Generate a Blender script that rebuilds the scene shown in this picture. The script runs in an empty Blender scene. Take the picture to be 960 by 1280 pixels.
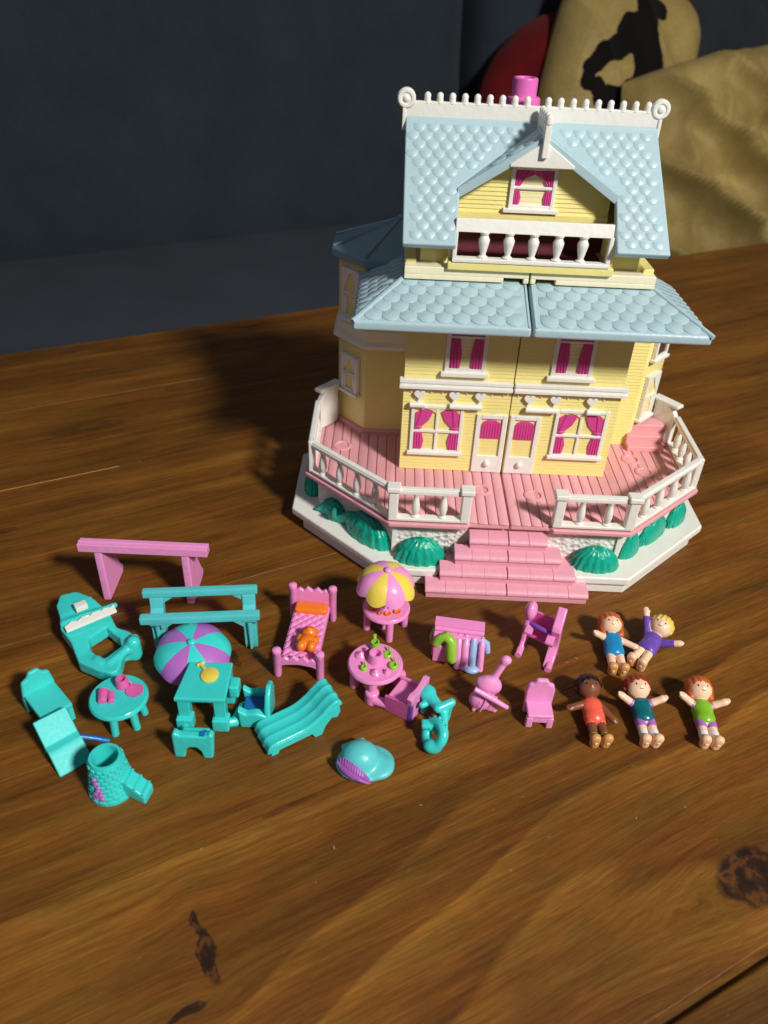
import bpy, bmesh, math, random
import numpy as np
from mathutils import Matrix, Vector
S = 0.01                      # all numbers below are centimetres
sc = bpy.context.scene
COL = sc.collection
random.seed(7)
R = math.radians

# ------------------------------------------------------------------ camera
cam = bpy.data.cameras.new("camera")
cam.sensor_fit = 'VERTICAL'; cam.sensor_height = 36
cam.lens = 964.6 / 1280 * 36
cam.clip_start = 0.01; cam.clip_end = 50
cam.dof.use_dof = True
cam.dof.focus_distance = 0.25
cam.dof.aperture_fstop = 17
co = bpy.data.objects.new("camera", cam); COL.objects.link(co)
def cam_matrix(pitch, roll, yaw, loc):
    p, r, y = R(pitch), R(roll), R(yaw)
    fw = Vector((math.sin(y)*math.cos(p), math.cos(y)*math.cos(p), -math.sin(p)))
    rt = Vector((math.cos(y), -math.sin(y), 0)); up = rt.cross(fw)
    r2 = rt*math.cos(r) - up*math.sin(r); u2 = rt*math.sin(r) + up*math.cos(r)
    m = Matrix((r2, u2, -fw)).transposed().to_4x4()
    m.translation = Vector(loc)*S
    return m
co.matrix_world = cam_matrix(35.62, -2.662, 0.141, (-4.46, -25.03, 18.186))
sc.camera = co

# ------------------------------------------------------------------ light
w = bpy.data.worlds.new("World"); sc.world = w; w.use_nodes = True
bg = w.node_tree.nodes['Background']
bg.inputs[0].default_value = (0.92, 0.92, 1.0, 1); bg.inputs[1].default_value = 0.09
def area(name, loc, target, size, power, col, shape='DISK'):
    l = bpy.data.lights.new(name, 'AREA'); l.shape = shape; l.size = size*S
    l.energy = power; l.color = col
    o = bpy.data.objects.new(name, l); COL.objects.link(o)
    o.location = Vector(loc)*S
    o.rotation_euler = (Vector(target)-Vector(loc)).to_track_quat('-Z', 'Y').to_euler()
    return o
LD = Vector((1.6, -2.0, 2.15)).normalized()
area("room_lamp", tuple(Vector((0, 0, 4)) + LD*120), (0, 2, 3), 15, 18.0, (1.0, 0.975, 0.925))
area("window_light", (-110, -30, 95), (0, 0, 0), 70, 1.3, (0.55, 0.64, 1.0), 'SQUARE')
vs = sc.view_settings
vs.view_transform = 'Standard'; vs.look = 'None'; vs.exposure = 0; vs.gamma = 1
sc.cycles.max_bounces = 6

# ------------------------------------------------------------------ materials
def lin(h):
    if isinstance(h, str):
        h = [int(h[i:i+2], 16)/255 for i in (0, 2, 4)]
    return tuple(((c+0.055)/1.055)**2.4 if c > 0.04045 else c/12.92 for c in h)
class NT:
    def __init__(s, name):
        s.m = bpy.data.materials.new(name); s.m.use_nodes = True
        s.t = s.m.node_tree; s.b = s.t.nodes['Principled BSDF']
    def n(s, typ, **k):
        o = s.t.nodes.new(typ)
        for a, v in k.items(): setattr(o, a, v)
        return o
    def link(s, a, b): s.t.links.new(a, b)
    def inp(s, sock, v):
        if hasattr(v, 'is_output'): s.link(v, sock)
        else: sock.default_value = v
    def math(s, op, a, b=0.0, c=None):
        o = s.n('ShaderNodeMath', operation=op)
        s.inp(o.inputs[0], a); s.inp(o.inputs[1], b)
        if c is not None: s.inp(o.inputs[2], c)
        return o.outputs[0]
    def noise(s, vec, scale, detail=2, rough=.5, dist=0):
        o = s.n('ShaderNodeTexNoise'); s.link(vec, o.inputs['Vector'])
        o.inputs['Scale'].default_value = scale; o.inputs['Detail'].default_value = detail
        o.inputs['Roughness'].default_value = rough; o.inputs['Distortion'].default_value = dist
        return o.outputs['Fac']
    def xyz(s, x, y, z=0.0):
        o = s.n('ShaderNodeCombineXYZ')
        for i, v in enumerate((x, y, z)): s.inp(o.inputs[i], v)
        return o.outputs[0]
    def ramp(s, fac, stops, interp='LINEAR'):
        o = s.n('ShaderNodeValToRGB'); s.link(fac, o.inputs[0]); e = o.color_ramp; e.interpolation = interp
        while len(e.elements) < len(stops): e.elements.new(0.5)
        for el, (p, c) in zip(e.elements, stops):
            el.position = p; el.color = (c[0], c[1], c[2], 1) if not isinstance(c, (int, float)) else (c, c, c, 1)
        return o.outputs[0]
    def mix(s, fac, a, b, typ='MIX'):
        o = s.n('ShaderNodeMix', data_type='RGBA', blend_type=typ)
        s.inp(o.inputs[0], fac)
        for k, v in ((6, a), (7, b)):
            s.inp(o.inputs[k], v if hasattr(v, 'is_output') else (v[0], v[1], v[2], 1))
        return o.outputs[2]
    def bump(s, h, strength, dist):
        o = s.n('ShaderNodeBump'); s.link(h, o.inputs['Height'])
        o.inputs['Strength'].default_value = strength; o.inputs['Distance'].default_value = dist
        s.link(o.outputs[0], s.b.inputs['Normal'])
    def pos(s):
        g = s.n('ShaderNodeNewGeometry'); v = s.n('ShaderNodeVectorMath', operation='SCALE')
        s.link(g.outputs['Position'], v.inputs[0]); v.inputs['Scale'].default_value = 100
        return v.outputs[0]
def plastic(name, hexc, rough=.32, sss=.06, grime=.12, bump=.12, alpha=None):
    t = NT(name); c = lin(hexc); p = t.pos()
    n1 = t.noise(p, 0.9, 4, .6); n2 = t.noise(p, 14, 3, .6)
    dark = (c[0]*.82, c[1]*.76, c[2]*.66)
    f = t.ramp(n1, [(.35, 0), (.75, 1)])
    colr = t.mix(t.math('MULTIPLY', f, grime*2), c, dark)
    spk = t.ramp(t.noise(p, 4.2, 5, .75), [(.67, 0.0), (.73, 1.0)])
    colr = t.mix(t.math('MULTIPLY', spk, .28), colr, (c[0]*.45+.03, c[1]*.42+.02, c[2]*.38+.015))
    t.link(colr, t.b.inputs['Base Color'])
    t.link(t.math('MULTIPLY_ADD', n2, .22, rough-.1), t.b.inputs['Roughness'])
    t.b.inputs['Specular IOR Level'].default_value = .5
    if sss:
        t.b.inputs['Subsurface Weight'].default_value = sss
        t.b.inputs['Subsurface Radius'].default_value = (.0012, .001, .001)
        t.b.inputs['Subsurface Scale'].default_value = 1
    h = t.math('ADD', t.noise(p, 5, 3, .5), t.math('MULTIPLY', n2, .25))
    t.bump(h, bump, .0012)
    return t.m
P = {}
for k, hx, ro in [('wall', 'eddf8f', .36), ('cream', 'f0e8c8', .34), ('white', 'e9e7df', .33), ('offwhite', 'e9e7e0', .36),
                  ('roof', 'a8c2ca', .40), ('turret_roof', '7f9fae', .35), ('deck', 'e2a2a8', .42), ('stair', 'e4a0b1', .4),
                  ('chimney', 'e26fbe', .3), ('curtain', 'd0428e', .38), ('bush', '08a68c', .2),
                  ('teal', '3bd0cb', .2), ('teal_matte', '3fd0cb', .52), ('teal_light', '58c4c8', .38), ('pink', 'ee90cb', .22), ('pink_light', 'ef98cf', .3), ('purple', 'b06ac0', .3),
                  ('feather', 'a65fb4', .5), ('yellow', 'e9cf55', .25), ('lime', '8fc13a', .3), ('orange', 'ee7a1c', .32), ('sky', '9db4dc', .35),
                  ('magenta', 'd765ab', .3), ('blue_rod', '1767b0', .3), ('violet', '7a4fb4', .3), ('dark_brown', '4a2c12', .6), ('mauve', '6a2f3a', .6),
                  ('skin', 'f2cbaa', .34), ('skin_dark', '7d4a30', .34), ('skin_tan', 'd39a5c', .36), ('auburn', '8f3417', .4), ('ginger', 'bf5d26', .4),
                  ('blond', 'e2c25c', .4), ('black_hair', '1a1313', .35), ('overall', '1d86bd', .25), ('jacket', '6a49a8', .28), ('coral', 'f0604a', .3),
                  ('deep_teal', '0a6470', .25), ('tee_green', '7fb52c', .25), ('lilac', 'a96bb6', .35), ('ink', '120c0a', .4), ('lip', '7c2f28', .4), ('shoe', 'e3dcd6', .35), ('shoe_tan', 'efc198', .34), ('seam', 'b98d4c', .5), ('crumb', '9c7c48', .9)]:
    P[k] = plastic(k, hx, ro, bump=.5 if k == 'bush' else .12)
# ------------------------------------------------------------------ wood
TA = R(28.5)
def wood(name, dark=1.0, trim=False):
    t = NT(name); p = t.pos()
    rot = t.n('ShaderNodeVectorRotate', rotation_type='Z_AXIS'); t.link(p, rot.inputs['Vector']); rot.inputs['Angle'].default_value = -TA
    sp = t.n('ShaderNodeSeparateXYZ'); t.link(rot.outputs[0], sp.inputs[0]); u, v = sp.outputs[0], sp.outputs[1]
    oi = t.n('ShaderNodeObjectInfo'); rnd = oi.outputs['Random']
    off = t.math('MULTIPLY', rnd, 57.0)
    vv = v
    kmask = None; kd = None
    knots = [(-2.35, -15.15, 1.10, .72, .95), (-15.0, -11.1, .20, .72, 1.0), (-15.1, -10.3, .10, .35, 1.0), (-15.7, -12.0, .42, .11, .9), (-11.6, -2.75, .16, .42, .85), (-8.0, 16.4, 1.1, .55, .32), (-13.2, 14.0, 1.8, .6, .3), (-17.4, 7.2, .35, .22, .45), (-8.2, 7.5, .3, .2, .4), (-12.0, -8.35, .9, .09, .45)]
    wob = t.math('MULTIPLY', t.math('SUBTRACT', t.noise(t.xyz(u, v), 1.5, 3, .5), .5), .60)
    for (ku, kv, a, b, amt) in knots:
        du = t.math('ADD', t.math('SUBTRACT', u, ku), wob); dv = t.math('ADD', t.math('SUBTRACT', v, kv), t.math('MULTIPLY', wob, .5))
        # grain flows round the knot
        e = t.math('EXPONENT', t.math('MULTIPLY', t.math('ADD', t.math('POWER', t.math('DIVIDE', du, a*3.2), 2), t.math('POWER', t.math('DIVIDE', dv, min(b*3.0, 2.4)), 2)), -1.0))
        vv = t.math('SUBTRACT', vv, t.math('MULTIPLY', t.math('MULTIPLY', e, t.math('TANH', t.math('DIVIDE', dv, b*1.2))), (b*1.3 if a > b else a*1.2)*amt))
        d2 = t.math('ADD', t.math('POWER', t.math('DIVIDE', du, a), 2), t.math('POWER', t.math('DIVIDE', dv, b), 2))
        kd = d2 if kd is None else t.math('MINIMUM', kd, d2)
        mk = t.math('MULTIPLY', t.math('MINIMUM', t.math('MAXIMUM', t.math('MULTIPLY', t.math('SUBTRACT', 1.08, d2), 2.4), 0.0), 1.0), amt)
        kmask = mk if kmask is None else t.math('MAXIMUM', kmask, mk)
    kmask = t.math('MINIMUM', t.math('MAXIMUM', kmask, 0.0), 1.0)
    lowd = t.noise(t.xyz(t.math('MULTIPLY', u, .040), t.math('MULTIPLY_ADD', vv, .14, off)), 1.0, 2, .5)
    big = t.math('MULTIPLY_ADD', lowd, 7.0, vv)
    rings = t.noise(t.xyz(t.math('MULTIPLY', u, .012), t.math('ADD', big, off)), .62, 3, .55)
    med = t.noise(t.xyz(t.math('MULTIPLY', u, .05), t.math('ADD', vv, off)), 1.7, 5, .6)
    fib = t.noise(t.xyz(t.math('MULTIPLY', u, .30), t.math('MULTIPLY', vv, 5.0)), 1.2, 6, .68)
    blot = t.noise(t.xyz(t.math('MULTIPLY', u, .25), v, off), .32, 3, .55)
    g = t.math('ADD', t.math('ADD', t.math('MULTIPLY', rings, .40), t.math('MULTIPLY', med, .36)), t.math('MULTIPLY', fib, .34))
    g = t.math('ADD', g, t.math('MULTIPLY', t.math('SUBTRACT', blot, .5), .22))
    field = t.math('MULTIPLY_ADD', t.noise(t.xyz(t.math('MULTIPLY', u, .06), t.math('MULTIPLY_ADD', vv, .13, off)), 1.0, 2, .45), 11.0, vv)
    fr = t.math('FRACT', t.math('ADD', t.math('MULTIPLY', field, .40), t.math('MULTIPLY', med, .10)))
    saw = t.math('MULTIPLY', t.math('POWER', fr, 1.7), t.math('MINIMUM', t.math('MULTIPLY', t.math('SUBTRACT', 1.0, fr), 16.0), 1.0))
    front = t.n('ShaderNodeMapRange', interpolation_type='SMOOTHSTEP'); t.link(t.math('SUBTRACT', t.math('MULTIPLY', v, -1.0), t.math('MULTIPLY', u, -.12)), front.inputs[0])
    front.inputs[1].default_value = 6.0; front.inputs[2].default_value = 12.0
    amp = t.math('MULTIPLY_ADD', front.outputs[0], .15, .06)
    g = t.math('ADD', g, t.math('MULTIPLY', t.math('SUBTRACT', saw, .36), amp))
    D = dark
    c1, c2, c3, c4 = [tuple(x*D for x in c) for c in ((.066, .0215, .0036), (.136, .0505, .0070), (.190, .0745, .0100), (.285, .126, .019))]
    colr = t.ramp(g, [(.34, c1), (.48, c2), (.60, c3), (.76, c4)])
    fib2 = t.noise(t.xyz(t.math('MULTIPLY', u, .45), t.math('MULTIPLY', vv, 13.0), off), 1.0, 7, .72)
    colr = t.mix(.55, colr, t.ramp(fib2, [(.34, .50), (.50, 1.0), (.68, 1.28)]), 'MULTIPLY')
    stain = t.noise(t.xyz(t.math('MULTIPLY', u, .5), v, off), .21, 4, .6)
    colr = t.mix(.6, colr, t.ramp(stain, [(.36, .62), (.6, 1.12)]), 'MULTIPLY')
    hue = t.noise(t.xyz(t.math('MULTIPLY', u, .8), t.math('MULTIPLY', v, 2.2), off), .55, 4, .6)
    colr = t.mix(.8, colr, t.ramp(hue, [(.36, (.92, 1.03, 1.0)), (.62, (1.07, .94, .95))]), 'MULTIPLY')
    short = t.noise(t.xyz(t.math('MULTIPLY', u, 1.4), t.math('MULTIPLY', v, 11.0), off), 1.0, 5, .75)
    colr = t.mix(.5, colr, t.ramp(short, [(.32, .62), (.52, 1.0), (.7, 1.25)]), 'MULTIPLY')
    pore = t.ramp(t.noise(t.xyz(t.math('MULTIPLY', u, .8), t.math('MULTIPLY', v, 26.0)), 1.3, 3, .7), [(.52, 1.0), (.66, .62)])
    colr = t.mix(.55, colr, pore, 'MULTIPLY')
    kc = t.ramp(t.math('ADD', t.noise(t.xyz(u, v), 2.2, 5, .6), t.math('MULTIPLY', t.math('SINE', t.math('MULTIPLY', t.math('SQRT', kd), 13.0)), .05)), [(.40, (.008, .005, .004)), (.52, (.030, .012, .006)), (.62, (.110, .040, .012)), (.72, (.02, .009, .005))])
    colr = t.mix(t.math('MULTIPLY', kmask, .93), colr, kc)
    # fine scratches
    scr = t.noise(t.xyz(t.math('MULTIPLY', u, 1.2), t.math('MULTIPLY', v, 5.5)), 2.3, 2, .4, 1.2)
    colr = t.mix(t.ramp(scr, [(.74, 0.0), (.78, .35)]), colr, (.30, .17, .06))
    t.link(colr, t.b.inputs['Base Color'])
    t.link(t.math('MULTIPLY_ADD', fib2, .30, .30), t.b.inputs['Roughness'])
    t.b.inputs['Specular IOR Level'].default_value = .26
    h = t.math('SUBTRACT', t.math('ADD', fib, t.math('MULTIPLY', med, .6)), t.math('MULTIPLY', kmask, .8))
    t.bump(t.math('ADD', h, fib2), .30, .0005)
    return t.m
WOOD = wood('stained_pine'); WOOD_DARK = wood('stained_pine_rail', .75)
def fabric(name, hexc, hex2, scale=9, bump=.5, rough=.95):
    t = NT(name); p = t.pos()
    a = t.noise(p, scale, 3, .7); b = t.noise(p, .14, 4, .6)
    c = t.mix(t.ramp(b, [(.3, 0), (.7, 1)]), lin(hexc), lin(hex2))
    c = t.mix(.35, c, t.ramp(a, [(.3, .35), (.7, 1.3)]), 'MULTIPLY')
    t.link(c, t.b.inputs['Base Color']); t.b.inputs['Roughness'].default_value = rough
    t.b.inputs['Specular IOR Level'].default_value = .15
    t.b.inputs['Sheen Weight'].default_value = .04
    t.bump(a, bump, .003)
    return t.m
F_SOFA = fabric('grey_upholstery', '323a43', '29313a'); F_RED = fabric('red_cloth', '6f1217', '4d0b10')
F_BEIGE = fabric('beige_satin', 'b0985c', '8c7742', 5, .2, .5); F_BLACK = fabric('black_print', '15110f', '100d0c')

# ------------------------------------------------------------------ mesh tools
class MB:
    def __init__(s, M=None): s.v = []; s.f = []; s.mi = []; s.M = M or Matrix()
    def add(s, vs, fs, mi=0):
        o = len(s.v); M = s.M
        s.v += [tuple(M @ Vector(q)) for q in vs]; s.f += [tuple(i+o for i in f) for f in fs]; s.mi += [mi]*len(fs)
        return s
    def box(s, x0, x1, y0, y1, z0, z1, mi=0):
        return s.add([(x, y, z) for z in (z0, z1) for y in (y0, y1) for x in (x0, x1)],
                     [(0, 2, 3, 1), (4, 5, 7, 6), (0, 1, 5, 4), (2, 6, 7, 3), (0, 4, 6, 2), (1, 3, 7, 5)], mi)
    def prism(s, pts, a, b, ax='z', mi=0):
        n = len(pts)
        def q(p, c): return {'z': (p[0], p[1], c), 'y': (p[0], c, p[1]), 'x': (c, p[0], p[1])}[ax]
        vs = [q(p, a) for p in pts] + [q(p, b) for p in pts]
        fs = [tuple(range(n)), tuple(range(2*n-1, n-1, -1))] + [(i, n+i, n+(i+1) % n, (i+1) % n) for i in range(n)]
        return s.add(vs, fs, mi)
    def loft(s, rings, cap=True, mi=0, closed=True):
        n = len(rings[0]); vs = [p for r in rings for p in r]; fs = []
        for k in range(len(rings)-1):
            for i in range(n if closed else n-1):
                j = (i+1) % n
                fs.append((k*n+i, k*n+j, (k+1)*n+j, (k+1)*n+i))
        if cap: fs += [tuple(range(n-1, -1, -1)), tuple(range((len(rings)-1)*n, len(rings)*n))]
        return s.add(vs, fs, mi)
    def lathe(s, prof, c=(0, 0, 0), n=20, mi=0, sx=1, sy=1):
        rings = [[(c[0]+r*sx*math.cos(2*math.pi*i/n), c[1]+r*sy*math.sin(2*math.pi*i/n), c[2]+z) for i in range(n)] for r, z in prof]
        return s.loft(rings, True, mi)
    def tube(s, path, rad, n=10, mi=0, sq=1.0):
        path = [Vector(p) for p in path]; rings = []
        if not hasattr(rad, '__len__'): rad = [rad]*len(path)
        up = None
        for i, p in enumerate(path):
            d = (path[min(i+1, len(path)-1)]-path[max(i-1, 0)]).normalized()
            if up is None: up = Vector((0, 0, 1)) if abs(d.z) < .9 else Vector((0, 1, 0))
            sd = d.cross(up).normalized(); up = sd.cross(d).normalized()
            rings.append([tuple(p + sd*rad[i]*math.cos(2*math.pi*k/n) + up*rad[i]*sq*math.sin(2*math.pi*k/n)) for k in range(n)])
        return s.loft(rings, True, mi)
    def ell(s, c, r, nu=14, nv=9, mi=0):
        if not hasattr(r, '__len__'): r = (r, r, r)
        rings = []
        for j in range(nv+1):
            a = -math.pi/2 + math.pi*(j+.02)/(nv+.04)
            rings.append([(c[0]+r[0]*math.cos(a)*math.cos(2*math.pi*i/nu), c[1]+r[1]*math.cos(a)*math.sin(2*math.pi*i/nu), c[2]+r[2]*math.sin(a)) for i in range(nu)])
        return s.loft(rings, True, mi)
    def grid(s, fn, nu, nv, mi=0):
        vs = [fn(i/nu, j/nv) for j in range(nv+1) for i in range(nu+1)]
        return s.add(vs, [(j*(nu+1)+i, j*(nu+1)+i+1, (j+1)*(nu+1)+i+1, (j+1)*(nu+1)+i) for j in range(nv) for i in range(nu)], mi)
def link(o, parent):
    COL.objects.link(o)
    if parent is not None: o.parent = parent
    return o
def mesh_of(mb, name, mats, bev=.02, seg=2, ang=32, sharp=45):
    bm = bmesh.new(); vs = [bm.verts.new(p) for p in mb.v]
    for f, mi in zip(mb.f, mb.mi):
        try:
            fc = bm.faces.new([vs[i] for i in f]); fc.material_index = mi
        except ValueError: pass
    bmesh.ops.remove_doubles(bm, verts=bm.verts, dist=1e-4)
    bmesh.ops.recalc_face_normals(bm, faces=bm.faces)
    if bev:
        ed = [e for e in bm.edges if len(e.link_faces) == 2 and e.calc_face_angle(0) > R(ang)]
        if ed: bmesh.ops.bevel(bm, geom=ed, offset=bev, offset_type='OFFSET', segments=seg, profile=.5, affect='EDGES', clamp_overlap=True)
    bmesh.ops.scale(bm, vec=(S, S, S), verts=bm.verts)
    me = bpy.data.meshes.new(name); bm.to_mesh(me); bm.free()
    for m in (mats if isinstance(mats, (list, tuple)) else [mats]): me.materials.append(m)
    me.shade_smooth(); me.set_sharp_from_angle(angle=R(sharp))
    return me
def part(mb, name, mat, parent=None, bev=.02, seg=2, ang=32, sharp=45, wn=True, **kw):
    me = mesh_of(mb, name, mat, bev, seg, ang, sharp)
    o = link(bpy.data.objects.new(name, me), parent)
    if bev and wn:
        md = o.modifiers.new('weighted', 'WEIGHTED_NORMAL'); md.keep_sharp = True
    for k, v in kw.items(): o[k] = v
    return o
def tag(o, label, cat, group=None):
    o['label'] = label; o['category'] = cat
    if group: o['group'] = group
    return o
def thing(name, label, cat, loc=(0, 0, 0), rz=0, group=None):
    o = bpy.data.objects.new(name, None); o.empty_display_size = .005; COL.objects.link(o)
    o.location = Vector(loc)*S; o.rotation_euler = (0, 0, R(rz))
    return tag(o, label, cat, group)
def dup(o, parent, M=None):
    c = o.copy(); COL.objects.link(c); c.parent = parent
    if M is not None: c.matrix_local = M
    return c
def T(x, y, z, rz=0): return Matrix.Translation((x, y, z)) @ Matrix.Rotation(R(rz), 4, 'Z')
def cmT(x, y, z, rz=0): return Matrix.Translation((x*S, y*S, z*S)) @ Matrix.Rotation(R(rz), 4, 'Z')
# ---- distance fields
def sd_caps(p, a, b, r1, r2=None):
    r2 = r1 if r2 is None else r2
    a = np.array(a, float); b = np.array(b, float); ba = b-a
    pa = [p[i]-a[i] for i in range(3)]
    h = np.clip(sum(pa[i]*ba[i] for i in range(3))/max(ba@ba, 1e-9), 0, 1)
    return np.sqrt(sum((pa[i]-ba[i]*h)**2 for i in range(3))) - (r1+(r2-r1)*h)
def sd_ell(p, c, r):
    q = [(p[i]-c[i])/r[i] for i in range(3)]
    k0 = np.sqrt(sum(x*x for x in q)); k1 = np.sqrt(sum((q[i]/r[i])**2 for i in range(3)))+1e-9
    return k0*(k0-1)/k1
def sd_box(p, c, h, r=.03):
    q = [np.abs(p[i]-c[i])-h[i]+r for i in range(3)]
    return np.sqrt(sum(np.maximum(x, 0)**2 for x in q)) + np.minimum(np.maximum(np.maximum(q[0], q[1]), q[2]), 0) - r
def sd_poly(x, y, pts):
    d = np.full(x.shape, 1e9); s = np.ones(x.shape); n = len(pts)
    for i in range(n):
        ax, ay = pts[i]; bx, by = pts[i-1]
        ex, ey = bx-ax, by-ay; wx, wy = x-ax, y-ay
        t = np.clip((wx*ex+wy*ey)/(ex*ex+ey*ey+1e-12), 0, 1)
        d = np.minimum(d, (wx-ex*t)**2+(wy-ey*t)**2)
        c1 = y >= ay; c2 = y < by; c3 = ex*wy > ey*wx
        flip = (c1 & c2 & c3) | (~c1 & ~c2 & ~c3)
        s = np.where(flip, -s, s)
    return s*np.sqrt(d)
def smin(a, b, k):
    h = np.clip(.5+.5*(b-a)/k, 0, 1)
    return b*(1-h)+a*h-k*h*(1-h)
def smax(a, b, k): return -smin(-a, -b, k)
def sdf(fn, lo, hi, h):
    ax = [np.arange(lo[i], hi[i]+h, h) for i in range(3)]
    X, Y, Z = np.meshgrid(*ax, indexing='ij')
    D = fn((X, Y, Z)); nx, ny, nz = D.shape
    ins = D < 0
    acc = np.zeros((nx-1, ny-1, nz-1, 3)); cnt = np.zeros((nx-1, ny-1, nz-1))
    cs = [(i, j, k) for i in (0, 1) for j in (0, 1) for k in (0, 1)]
    def sub(A, c): return A[c[0]:nx-1+c[0], c[1]:ny-1+c[1], c[2]:nz-1+c[2]]
    for c in cs:
        for a in range(3):
            if c[a] == 0:
                e = list(c); e[a] = 1
                d0, d1 = sub(D, c), sub(D, e)
                m = (d0 < 0) != (d1 < 0)
                t = np.where(m, d0/np.where(m, d0-d1, 1), 0)
                for b in range(3):
                    acc[..., b] += np.where(m, c[b] + (t if b == a else 0), 0)
                cnt += m
    act = cnt > 0
    idx = -np.ones(act.shape, int); idx[act] = np.arange(act.sum())
    ijk = np.argwhere(act)
    V = (ijk + acc[act]/cnt[act][:, None])*h + np.array(lo)
    F = []
    for a in range(3):
        b, c = (a+1) % 3, (a+2) % 3
        sl0 = [slice(None)]*3; sl1 = [slice(None)]*3
        sl0[a] = slice(0, -1); sl1[a] = slice(1, None)
        m = ins[tuple(sl0)] != ins[tuple(sl1)]
        for (i, j, k) in np.argwhere(m):
            q = [i, j, k]
            if q[b] == 0 or q[c] == 0 or q[b] >= act.shape[b] or q[c] >= act.shape[c]: continue
            out = []
            for db, dc in ((0, 0), (-1, 0), (-1, -1), (0, -1)):
                r = list(q); r[b] += db; r[c] += dc; out.append(idx[tuple(r)])
            F.append(tuple(out) if ins[i, j, k] else tuple(out[::-1]))
    return V, F
def sdf_part(fn, lo, hi, h, name, mat, parent, M=None, smooth=1, **kw):
    V, F = sdf(fn, lo, hi, h)
    if smooth:       # one relaxation pass
        for _ in range(smooth):
            nb = np.zeros_like(V); ct = np.zeros(len(V))
            for f in F:
                for i in range(4):
                    nb[f[i]] += V[f[(i+1) % 4]]; ct[f[i]] += 1
            V = np.where(ct[:, None] > 0, .5*V+.5*nb/np.maximum(ct, 1)[:, None], V)
    if M is not None:
        A = np.array(M); V = V@A[:3, :3].T + A[:3, 3]
    me = bpy.data.meshes.new(name)
    me.from_pydata((V*S).tolist(), [], [tuple(int(i) for i in f) for f in F]); me.update()
    me.materials.append(mat); me.shade_smooth()
    o = link(bpy.data.objects.new(name, me), parent)
    for k, v in kw.items(): o[k] = v
    return o

# ================================================================== SETTING
# table top of pine boards
tb = thing('wooden_table', 'brown stained pine coffee table under the doll house and the toys', 'table', (0, 0, -2.6))
UM = Matrix.Rotation(TA, 4, 'Z')
edges = [-16.5, -8.3, 0.8, 10.1, 17.0, 23.85]
for a, b in zip(edges[:-1], edges[1:]):
    g_ = .012 if 10.1 in (a, b) else .0006
    m = MB(UM); m.box(-60, 90, a+g_, b-g_, .0, 2.6)
    o = part(m, 'plank', WOOD, tb, .035 if a < -16 or b > 23 else (.03 if 10.1 in (a, b) else .004), 2)
m = MB(UM); m.box(-60, -12.6, 10.085, 10.118, 2.5, 2.604); m.v = [((x, y, z)) for x, y, z in m.v]; part(m, 'seam_glint', P['seam'], tb, .004, 1)  # pale strip painting in the light caught along the plank edge
m = MB(UM); m.box(-60, 90, -23.5, -16.70, -.4, 2.54); part(m, 'edge_rail', WOOD_DARK, tb, .12, 3)
m = MB(UM); m.box(-58, 88, -16.9, 22.5, -3.5, 2.38); part(m, 'apron', WOOD_DARK, tb, 0)

# sofa behind the table
SA = R(25.5); SM = Matrix.Rotation(SA, 4, 'Z')
sofa = thing('sofa', 'dark grey fabric sofa behind the wooden table', 'sofa', (0, 0, -46))
def pillowbox(x0, x1, y0, y1, z0, z1, r, wr=.4, seed=0):
    def fn(p):
        d = sd_box(p, ((x0+x1)/2, (y0+y1)/2, (z0+z1)/2), ((x1-x0)/2, (y1-y0)/2, (z1-z0)/2), r)
        return d + wr*np.sin(p[0]*.09+seed)*np.sin(p[2]*.11+p[1]*.08+seed*2)
    return fn
def lift(dz): return Matrix.Translation((0, 0, dz))
for k, (a, b) in enumerate([(-75, 66), (66.6, 130)]):
    sdf_part(pillowbox(a, b, 22.5, 64, -22, -6, 3.0, .35, k), (a-2, 20, -25), (b+2, 67, -3), 1.4, 'seat_cushion', F_SOFA, sofa, lift(46) @ SM)
for k, (a, b) in enumerate([(-75, 33.2), (34.0, 130)]):
    def bf(p, f=pillowbox(a, b, 60, 76, -10, 42, 4.0, .5, k+3)):
        return f((p[0], p[1]-.12*(p[2]+6), p[2]))
    sdf_part(bf, (a-2, 56, -13), (b+2, 86, 45), 1.6, 'back_cushion', F_SOFA, sofa, lift(46) @ SM)
m = MB(lift(46) @ SM); m.box(-78, 133, 24, 88, -46, -22.5); part(m, 'sofa_base', F_SOFA, sofa, 1.0)

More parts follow.
